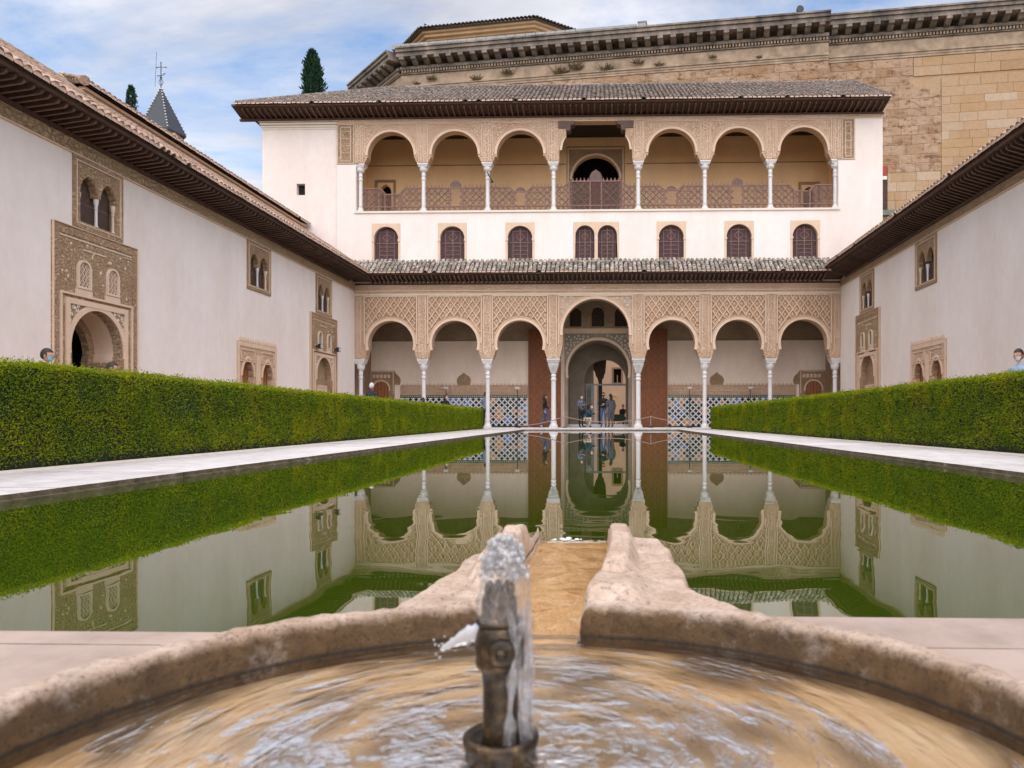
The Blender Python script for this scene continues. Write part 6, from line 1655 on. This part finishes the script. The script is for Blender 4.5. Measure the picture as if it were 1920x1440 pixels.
# ------------------------------------------------------------------ people
def person(loc, rz, label, h=1.72, top='cloth_black', legs='cloth_jeans', shoes='shoe', hair='hair_dark', mask=None, pose=None, longhair=False, coat=False, sleeve=None, group=None, bag=False, head_turn=0.0):
    J = dict(pelvis=(0, 0, .95), spine=(0, .0, 1.12), chest=(0, .0, 1.32), neck=(0, -.005, 1.47), headb=(0, .012, 1.54),
             sl=(.175, 0, 1.42), sr=(-.175, 0, 1.42), el=(.235, -.03, 1.15), er=(-.235, -.03, 1.15), wl=(.25, .05, .92), wr=(-.25, .05, .92), hl=(.25, .07, .84), hr=(-.25, .07, .84),
             pl=(.09, 0, .90), pr=(-.09, 0, .90), kl=(.10, .02, .50), kr=(-.10, .02, .50), al=(.10, -.02, .09), ar=(-.10, -.02, .09), tl=(.115, .15, .035), tr=(-.115, .15, .035))
    if pose: J.update(pose)
    rad = dict(pelvis=(.15, .115), spine=(.135, .10), chest=(.155, .11), neck=(.055, .055), headb=(.052, .055), sl=(.068, .068), sr=(.068, .068), el=(.048, .048), er=(.048, .048), wl=(.032, .027), wr=(.032, .027), hl=(.036, .018), hr=(.036, .018),
               pl=(.095, .10), pr=(.095, .10), kl=(.062, .064), kr=(.062, .064), al=(.042, .046), ar=(.042, .046), tl=(.042, .032), tr=(.042, .032))
    if coat: rad.update(pelvis=(.18, .14), spine=(.16, .125), chest=(.175, .125), pl=(.125, .13), pr=(.125, .13), kl=(.10, .10), kr=(.10, .10), el=(.06, .06), er=(.06, .06))
    sk = sleeve or top
    segs = [('pelvis', 'spine', top), ('spine', 'chest', top), ('chest', 'neck', top), ('neck', 'headb', 'skin'), ('chest', 'sl', top), ('chest', 'sr', top), ('sl', 'el', top), ('sr', 'er', top), ('el', 'wl', sk), ('er', 'wr', sk), ('wl', 'hl', 'skin'), ('wr', 'hr', 'skin'),
            ('pelvis', 'pl', top if coat else legs), ('pelvis', 'pr', top if coat else legs), ('pl', 'kl', top if coat else legs), ('pr', 'kr', top if coat else legs), ('kl', 'al', legs), ('kr', 'ar', legs), ('al', 'tl', shoes), ('ar', 'tr', shoes)]
    names = list(J); V = [J[k] for k in names]; Rr = [rad[k] for k in names]; E = [(names.index(a), names.index(b)) for a, b, _ in segs]; SM = [m for _, _, m in segs]
    for s, wj, hj in ((1, 'wl', 'hl'), (-1, 'wr', 'hr')):        # thumb and four fingers
        H = Vector(J[hj]); d = (H-Vector(J[wj])).normalized(); side = d.cross(Vector((0, 1, 0)) if abs(d.y) < .8 else Vector((0, 0, 1))).normalized(); fw = d.cross(side).normalized()
        hi = names.index(hj)
        for f, (o, l) in enumerate(((-.027, .062), (-.009, .074), (.009, .07), (.026, .055))):
            p1 = H+d*.035+fw*o; p2 = p1+d*l*.55+side*.008*s; p3 = p2+d*l*.45+side*.022*s
            b = len(V); V += [tuple(p1), tuple(p2), tuple(p3)]; Rr += [(.011, .011), (.010, .010), (.008, .008)]; E += [(hi, b), (b, b+1), (b+1, b+2)]; SM += ['skin']*3
        p1 = H-d*.01-fw*.04; p2 = p1+d*.035-fw*.012; b = len(V); V += [tuple(p1), tuple(p2)]; Rr += [(.013, .013), (.010, .010)]; E += [(hi, b), (b, b+1)]; SM += ['skin']*2
    me = bpy.data.meshes.new('sk'); me.from_pydata(V, E, []); o = bpy.data.objects.new('sk', me); col.objects.link(o)
    md = o.modifiers.new('s', 'SKIN'); md.use_smooth_shade = True
    for i, sv in enumerate(me.skin_vertices[0].data): sv.radius = Rr[i]; sv.use_root = (i == 0)
    o.modifiers.new('u', 'SUBSURF').levels = 1
    dg = bpy.context.evaluated_depsgraph_get(); bm_ = bpy.data.meshes.new_from_object(o.evaluated_get(dg)); bpy.data.objects.remove(o)
    co = np.empty(len(bm_.vertices)*3, np.float32); bm_.vertices.foreach_get('co', co); co = co.reshape(-1, 3)
    mb = MB(); mats = []
    for m in SM+['skin', 'eye', 'lips']:
        if m not in mats: mats.append(m)
    A = np.array([V[a] for a, b in E]); B = np.array([V[b] for a, b in E]); AB = B-A; LL = (AB**2).sum(1)
    rb_ = np.array([(max(Rr[a])+max(Rr[b]))/2 for a, b in E])
    fs = [tuple(p.vertices) for p in bm_.polygons]
    mi = []
    for f in fs:
        c = co[list(f)].mean(0); t = np.clip(((c-A)*AB).sum(1)/LL, 0, 1); dd = np.linalg.norm(c-(A+AB*t[:, None]), axis=1)-rb_*.8
        mi.append(mats.index(SM[int(dd.argmin())]))
    mb.v = [tuple(p) for p in co]; mb.f = fs; mb.m = mi
    # head with brow, nose, chin, ears
    hb = Vector(J['headb']); hc = hb+Vector((0, .018, .115))
    n, m_ = 20, 16; HV = []
    for i in range(m_+1):
        th = PI*i/m_
        for k in range(n):
            ph = 2*PI*k/n; x = .074*math.sin(th)*math.cos(ph); y = .098*math.sin(th)*math.sin(ph); z = .118*math.cos(th)
            if z < -.02: x *= 1-.28*(-z-.02)/.1; y = y*(1-.18*(-z-.02)/.1)+.012*(-z-.02)/.1
            fr_ = max(0, math.sin(ph))**10*math.sin(th)
            y += fr_*(.026*math.exp(-((z+.012)/.016)**2)+.012*math.exp(-((z-.012)/.02)**2)+.010*math.exp(-((z+.085)/.02)**2)+.006*math.exp(-((z-.03)/.01)**2))
            HV.append((x, y, z))
    HF_ = [(i*n+k, (i+1)*n+k, (i+1)*n+(k+1) % n, i*n+(k+1) % n) for i in range(m_) for k in range(n)]
    RT = Matrix.Translation(hc) @ Matrix.Rotation(head_turn, 4, 'Z')
    if 'head_tilt' in J: RT = RT @ Matrix.Rotation(J['head_tilt'][0], 4, 'X')
    T = lambda p: tuple(RT @ Vector(p))
    hm = MB(); hm.add(HV, HF_, 0)
    for s in (-1, 1):
        hm.ball((s*.030, .088, .012), (.012, .008, .006), 8, 6, 1); hm.ball((s*.074, -.005, -.008), (.010, .018, .030), 8, 6, 0)
    hm.ball((0, .094, -.05), (.022, .010, .007), 8, 6, 2)
    sk_i = [mats.index('skin'), mats.index('eye'), mats.index('lips')]
    b0 = len(mb.v); mb.v += [T(p) for p in hm.v]; mb.f += [tuple(i+b0 for i in f) for f in hm.f]; mb.m += [sk_i[q] for q in hm.m]
    S = h/1.78
    M = Matrix.Translation(Vector(loc)) @ Matrix.Rotation(rz, 4, 'Z') @ Matrix.Scale(S, 4)
    mats = ['skin' if q == 'skin' else q for q in mats]
    per = link('person', mb.mesh('person', mats, True), None, M, label, 'person', group)
    # hair shell
    hh = MB(); HV2 = []; low = -.16 if longhair else -.045
    for i in range(m_+1):
        th = PI*i/m_
        for k in range(n):
            ph = 2*PI*k/n; x, y, z = HV[i*n+k]; w = 1.10+.03*noise.noise((x*40, y*40, z*40)); HV2.append((x*w, y*w-.004, z*1.08+.006))
    fs = []
    for (a, b_, c_, d_) in HF_:
        y = (HV2[a][1]+HV2[c_][1])/2; z = (HV2[a][2]+HV2[c_][2])/2
        if z > .062+max(0, -y)*0 or (y < .03 and z > -.01) or (y < -.02 and z > -.07): fs.append((a, b_, c_, d_))
    hh.add([T(p) for p in HV2], fs)
    if longhair: hh.tube([T((0, -.06, .05)), T((0, -.085, -.06)), T((0, -.095, -.16)), T((0, -.085, -.26))], [.075, .082, .07, .03], 12)
    link('hair', hh.mesh('hair', hair, True), per, M)
    if mask:
        mm = MB(); fs = [f for f in HF_ if all(HV[i][1] > .02 and -.105 < HV[i][2] < -.008 for i in f)]
        mm.add([T((x*1.07, y*1.09+.004, z)) for x, y, z in HV], fs); link('face_mask', mm.mesh('face_mask', mask, True), per, M)
    if bag:
        g = MB(); g.tube([(.2, -.02, 1.45), (.02, .13, 1.2), (-.2, .1, .95)], .012, 5); g.tube([(-.30, .02, .95), (-.30, .02, .70)], [.09, .12], 10); link('shoulder_bag', g.mesh('shoulder_bag', 'cloth_navy', True), per, M)
    return per
GP = 'visitors in the court'
walk = dict(kl=(.09, .16, .52), al=(.09, .26, .12), tl=(.10, .40, .06), kr=(-.09, -.04, .50), ar=(-.09, -.26, .14), tr=(-.10, -.14, .03), el=(.23, -.12, 1.16), wl=(.24, -.06, .93), hl=(.24, -.02, .86), er=(-.23, .06, 1.16), wr=(-.22, .22, 1.0), hr=(-.22, .29, .97))
phone = dict(el=(.24, .02, 1.16), wl=(.10, .22, 1.2), hl=(.05, .27, 1.22), er=(-.24, .02, 1.16), wr=(-.10, .22, 1.2), hr=(-.05, .27, 1.22))
folded = dict(el=(.25, .04, 1.16), wl=(.06, .18, 1.17), hl=(-.02, .19, 1.18), er=(-.25, .04, 1.16), wr=(-.06, .16, 1.13), hr=(.02, .18, 1.12))
crouch = dict(pelvis=(0, -.05, .42), spine=(0, .03, .58), chest=(0, .14, .76), neck=(0, .22, .89), headb=(0, .26, .95), sl=(.17, .16, .83), sr=(-.17, .16, .83), el=(.22, .32, .66), er=(-.22, .32, .66), wl=(.08, .48, .72), wr=(-.08, .48, .72), hl=(.05, .54, .76), hr=(-.05, .54, .76),
              pl=(.10, -.03, .38), pr=(-.10, -.03, .38), kl=(.15, .34, .48), kr=(-.16, .26, .16), al=(.13, .20, .09), ar=(-.12, -.14, .10), tl=(.14, .36, .035), tr=(-.12, -.02, .035))
sit = dict(pelvis=(0, -.02, .52), spine=(0, 0, .70), chest=(0, .04, .90), neck=(0, .06, 1.05), headb=(0, .08, 1.11), sl=(.17, .05, 1.0), sr=(-.17, .05, 1.0), el=(.22, .12, .76), er=(-.22, .12, .76), wl=(.14, .32, .66), wr=(-.14, .32, .66), hl=(.12, .38, .65), hr=(-.12, .38, .65),
           pl=(.09, .02, .49), pr=(-.09, .02, .49), kl=(.11, .40, .50), kr=(-.11, .40, .50), al=(.11, .42, .09), ar=(-.11, .42, .09), tl=(.12, .58, .035), tr=(-.12, .58, .035))
# facing: rz = 0 looks along +Y (away from the camera), pi looks at the camera
person((-8.50, 11.5, 0), R(-78), 'dark-haired man in a blue face mask behind the near end of the left hedge', 1.555, 'cloth_grey', 'cloth_jeans', mask='mask_blue', pose=walk, group=GP)
person((-8.46, 13.0, 0), R(-60), 'short dark-haired person almost hidden behind the left hedge below the carved portal', 1.46, 'cloth_brown', 'cloth_black', group=GP)
person((-7.25, 24.0, 0), R(-8), 'white-haired man in a navy jacket seen from behind over the left hedge', 1.62, 'cloth_navy', 'cloth_black', hair='hair_white', group=GP)
person((-7.75, 33.2, 0), R(30), 'dark-haired visitor whose head just clears the far left hedge', 1.42, 'cloth_brown', 'cloth_black', longhair=True, group=GP)
person((-6.85, 33.6, 0), R(-120), 'visitor in black beside the lamp above the far left hedge', 1.57, 'cloth_black', 'cloth_black', mask='mask_white', pose=phone, group=GP)
person((-5.80, 38.2, .06), R(-20), 'visitor in grey-blue partly hidden by a marble column', 1.76, 'cloth_greyblue', 'cloth_black', pose=phone, group=GP)
person((-2.78, 37.75, .06), R(-85), 'woman in black top and jeans walking beside the left door leaf', 1.64, 'cloth_black', 'cloth_jeans', 'shoe_light', longhair=True, pose=walk, group=GP)
person((-1.02, 38.2, .06), R(-140), 'woman in a patterned jacket and white mask at the portal', 1.64, 'cloth_pattern', 'cloth_black', hair='hair_red', mask='mask_white', pose=phone, bag=True, group=GP)
person((-.78, 37.55, .06), R(-105), 'crouching man in teal jacket and cream trousers taking a picture', 1.74, 'cloth_teal', 'cloth_beige', mask='mask_white', pose=crouch, group=GP)
person((.10, 38.4, .06), R(172), 'man in black with a black mask and jeans facing the pool at the portal', 1.76, 'cloth_black', 'cloth_jeans', mask='mask_black', pose=folded, group=GP)
person((.46, 38.25, .06), R(25), 'woman in a long grey coat seen from behind at the portal', 1.68, 'cloth_grey', 'cloth_brown', longhair=True, coat=True, group=GP)
person((1.25, 45.8, .06), R(-160), 'dark seated figure beyond the arched passage', 1.7, 'cloth_black', 'cloth_black', pose=sit, group=GP)
person((7.47, 13.95, 0), R(118), 'man in a white mask and light blue shirt at the right edge behind the hedge', 1.73, 'cloth_lightblue', 'cloth_black', mask='mask_white', pose=phone, group=GP)

# ------------------------------------------------------------------ small things
st_ = thing('stone_bench', (BC+1.53, 45.75, .06), 'low stone bench under the seated figure beyond the passage', 'bench')
mb = MB(); mb.box(BC+1.2, BC+1.9, 45.75, 46.0, .06, .46); part('seat', mb, 'marble_grey', st_)
sg = thing('sign_board', (BC+1.35, 43.9, .06), 'dark green board standing low in the arched passage', 'sign')
mb = MB(); mb.box(BC+.95, BC+1.6, 43.88, 43.93, .35, .75); part('panel', mb, 'cloth_green', sg)
mb = MB(); mb.box(BC+1.0, BC+1.04, 43.89, 43.92, .06, .352); mb.box(BC+1.5, BC+1.54, 43.89, 43.92, .06, .352); part('legs', mb, 'black_metal', sg)
# timber and glass screen in the passage
sc = thing('glazed_screen', (BC+.5, 43.6, .06), 'dark glazed screen with transom in the arched passage', 'screen')
mb = MB(); mb.box(BC-.66, BC+1.64, 43.58, 43.64, 2.38, 2.48); mb.box(BC-.62, BC-.56, 43.58, 43.64, .06, 2.38); mb.box(BC+.02, BC+.10, 43.585, 43.635, .06, 2.38); mb.box(BC-.30, BC-.14, 43.585, 43.635, .06, 2.38); mb.box(BC-.56, BC+.02, 43.59, 43.63, .06, .3); part('frame', mb, 'lead_grey', sc)
mb = MB(); mb.box(BC-.56, BC-.30, 43.605, 43.612, .3, 2.38); part('pane', mb, 'glass', sc)
jw = thing('passage_wall', (BC-.5, 44.4, .06), 'shaded wall stub on the left inside the arched passage', 'wall')
mb = MB(); mb.box(BC-1.2, BC-.18, 44.3, 44.5, .06, 4.2); part('masonry', mb, 'stucco_grey', jw)
bp = thing('bracket_post', (BC+.22, 44.6, .06), 'dark timber post with flared bracket capital beyond the screen', 'post')
mb = MB(); mb.box(BC+.1, BC+.32, 44.5, 44.72, .06, 2.6); part('post', mb, 'wood_dark', bp)
bf = lambda a, b, c: (BC+a, 44.5-c, b)
mb = MB(); mb.plate([(.10, 2.6), (.30, 2.6), (.33, 2.78), (.42, 2.9), (.43, 3.05), (.50, 3.15), (.52, 3.4), (.56, 3.9), (-.3, 3.9), (-.28, 3.5), (-.1, 3.2), (-.06, 3.0), (.04, 2.85)], [], bf, -.25, .05); part('bracket', mb, 'wood_dark', bp)
# uplighter lamps in the portico
lab = ['slim black floor lamp behind the far left hedge', 'slim black floor lamp in front of the tiled dado left of the portal', 'slim black floor lamp in front of the tiled dado right of the portal', 'slim black floor lamp behind the far right hedge']
for (x, lb) in zip((-8.05, -4.35, 4.52, 7.62), lab):
    t = thing('floor_lamp', (x, 39.6, .06), lb, 'lamp', 'floor lamps in the portico')
    mb = MB(); mb.lathe([(.15, 0), (.15, .025), (.028, .04), (.024, .3)], (x, 39.6, .06), 14); part('base', mb, 'black_metal', t)
    mb = MB(); mb.tube([(x, 39.6, .3), (x, 39.6, 2.05)], .018, 8); part('pole', mb, 'black_metal', t)
    mb = MB(); mb.box(x-.12, x+.12, 39.54, 39.66, 2.06, 2.14); mb.box(x-.06, x+.06, 39.56, 39.64, 2.02, 2.06); part('lamp_head', mb, 'lamp_glass', t)
# floodlights on the small left portal
for a, z, lb in ((4.94, 3.55, 'small black floodlight on the near side of the small left portal'), (2.8, 3.6, 'small black floodlight on the far side of the small left portal')):
    t = thing('floodlight', FL(a, z, .1), lb, 'lamp', 'floodlights on the left portal')
    mb = MB(); mb.fbox(FL, a-.02, a+.02, z-.04, z+.04, .03, .16); part('arm', mb, 'black_metal', t)
    mb = MB(); mb.fbox(FL, a-.13, a+.13, z-.10, z+.09, .16, .28); part('housing', mb, 'black_metal', t)
    mb = MB(); mb.fbox(FL, a-.11, a+.11, z-.08, z+.07, .281, .288); part('lens', mb, 'lamp_glass', t)
# rope barrier
posts = [(-4.0, 36.75, 'thin barrier post at the left door leaf'), (-1.78, 36.75, 'thin barrier post beside the left middle column'), (2.35, 36.75, 'thin barrier post beside the right middle column'), (4.2, 36.75, 'thin barrier post at the right tiled dado')]
for x, y, lb in posts:
    t = thing('barrier_post', (x, y, .06), lb, 'post', 'barrier posts along the pool end')
    mb = MB(); mb.lathe([(.14, 0), (.14, .02), (.02, .03), (.016, .1)], (x, y, .06), 14); part('base', mb, 'black_metal', t)
    mb = MB(); mb.lathe([(.014, .1), (.014, .52), (.03, .53), (.025, .57)], (x, y, .06), 8); part('pole', mb, 'lead_grey', t)
for (p, q, lb) in ((0, 1, 'left span of the sagging barrier rope'), (1, 2, 'middle span of the sagging barrier rope across the portal'), (2, 3, 'right span of the sagging barrier rope')):
    a, b = posts[p], posts[q]; P = []
    za, zb = .60, .60
    if p == 0: za = .16
    if q == 3: zb = .42
    for i in range(17):
        u = i/16; P.append((a[0]+(b[0]-a[0])*u, a[1]-.02, za+(zb-za)*u-(.27 if p == 1 else .10)*4*u*(1-u)))
    mb = MB(); mb.tube(P, .02, 6); link('barrier_rope', mb.mesh('barrier_rope', 'rope', True), None, label=lb, cat='rope', group='barrier ropes')
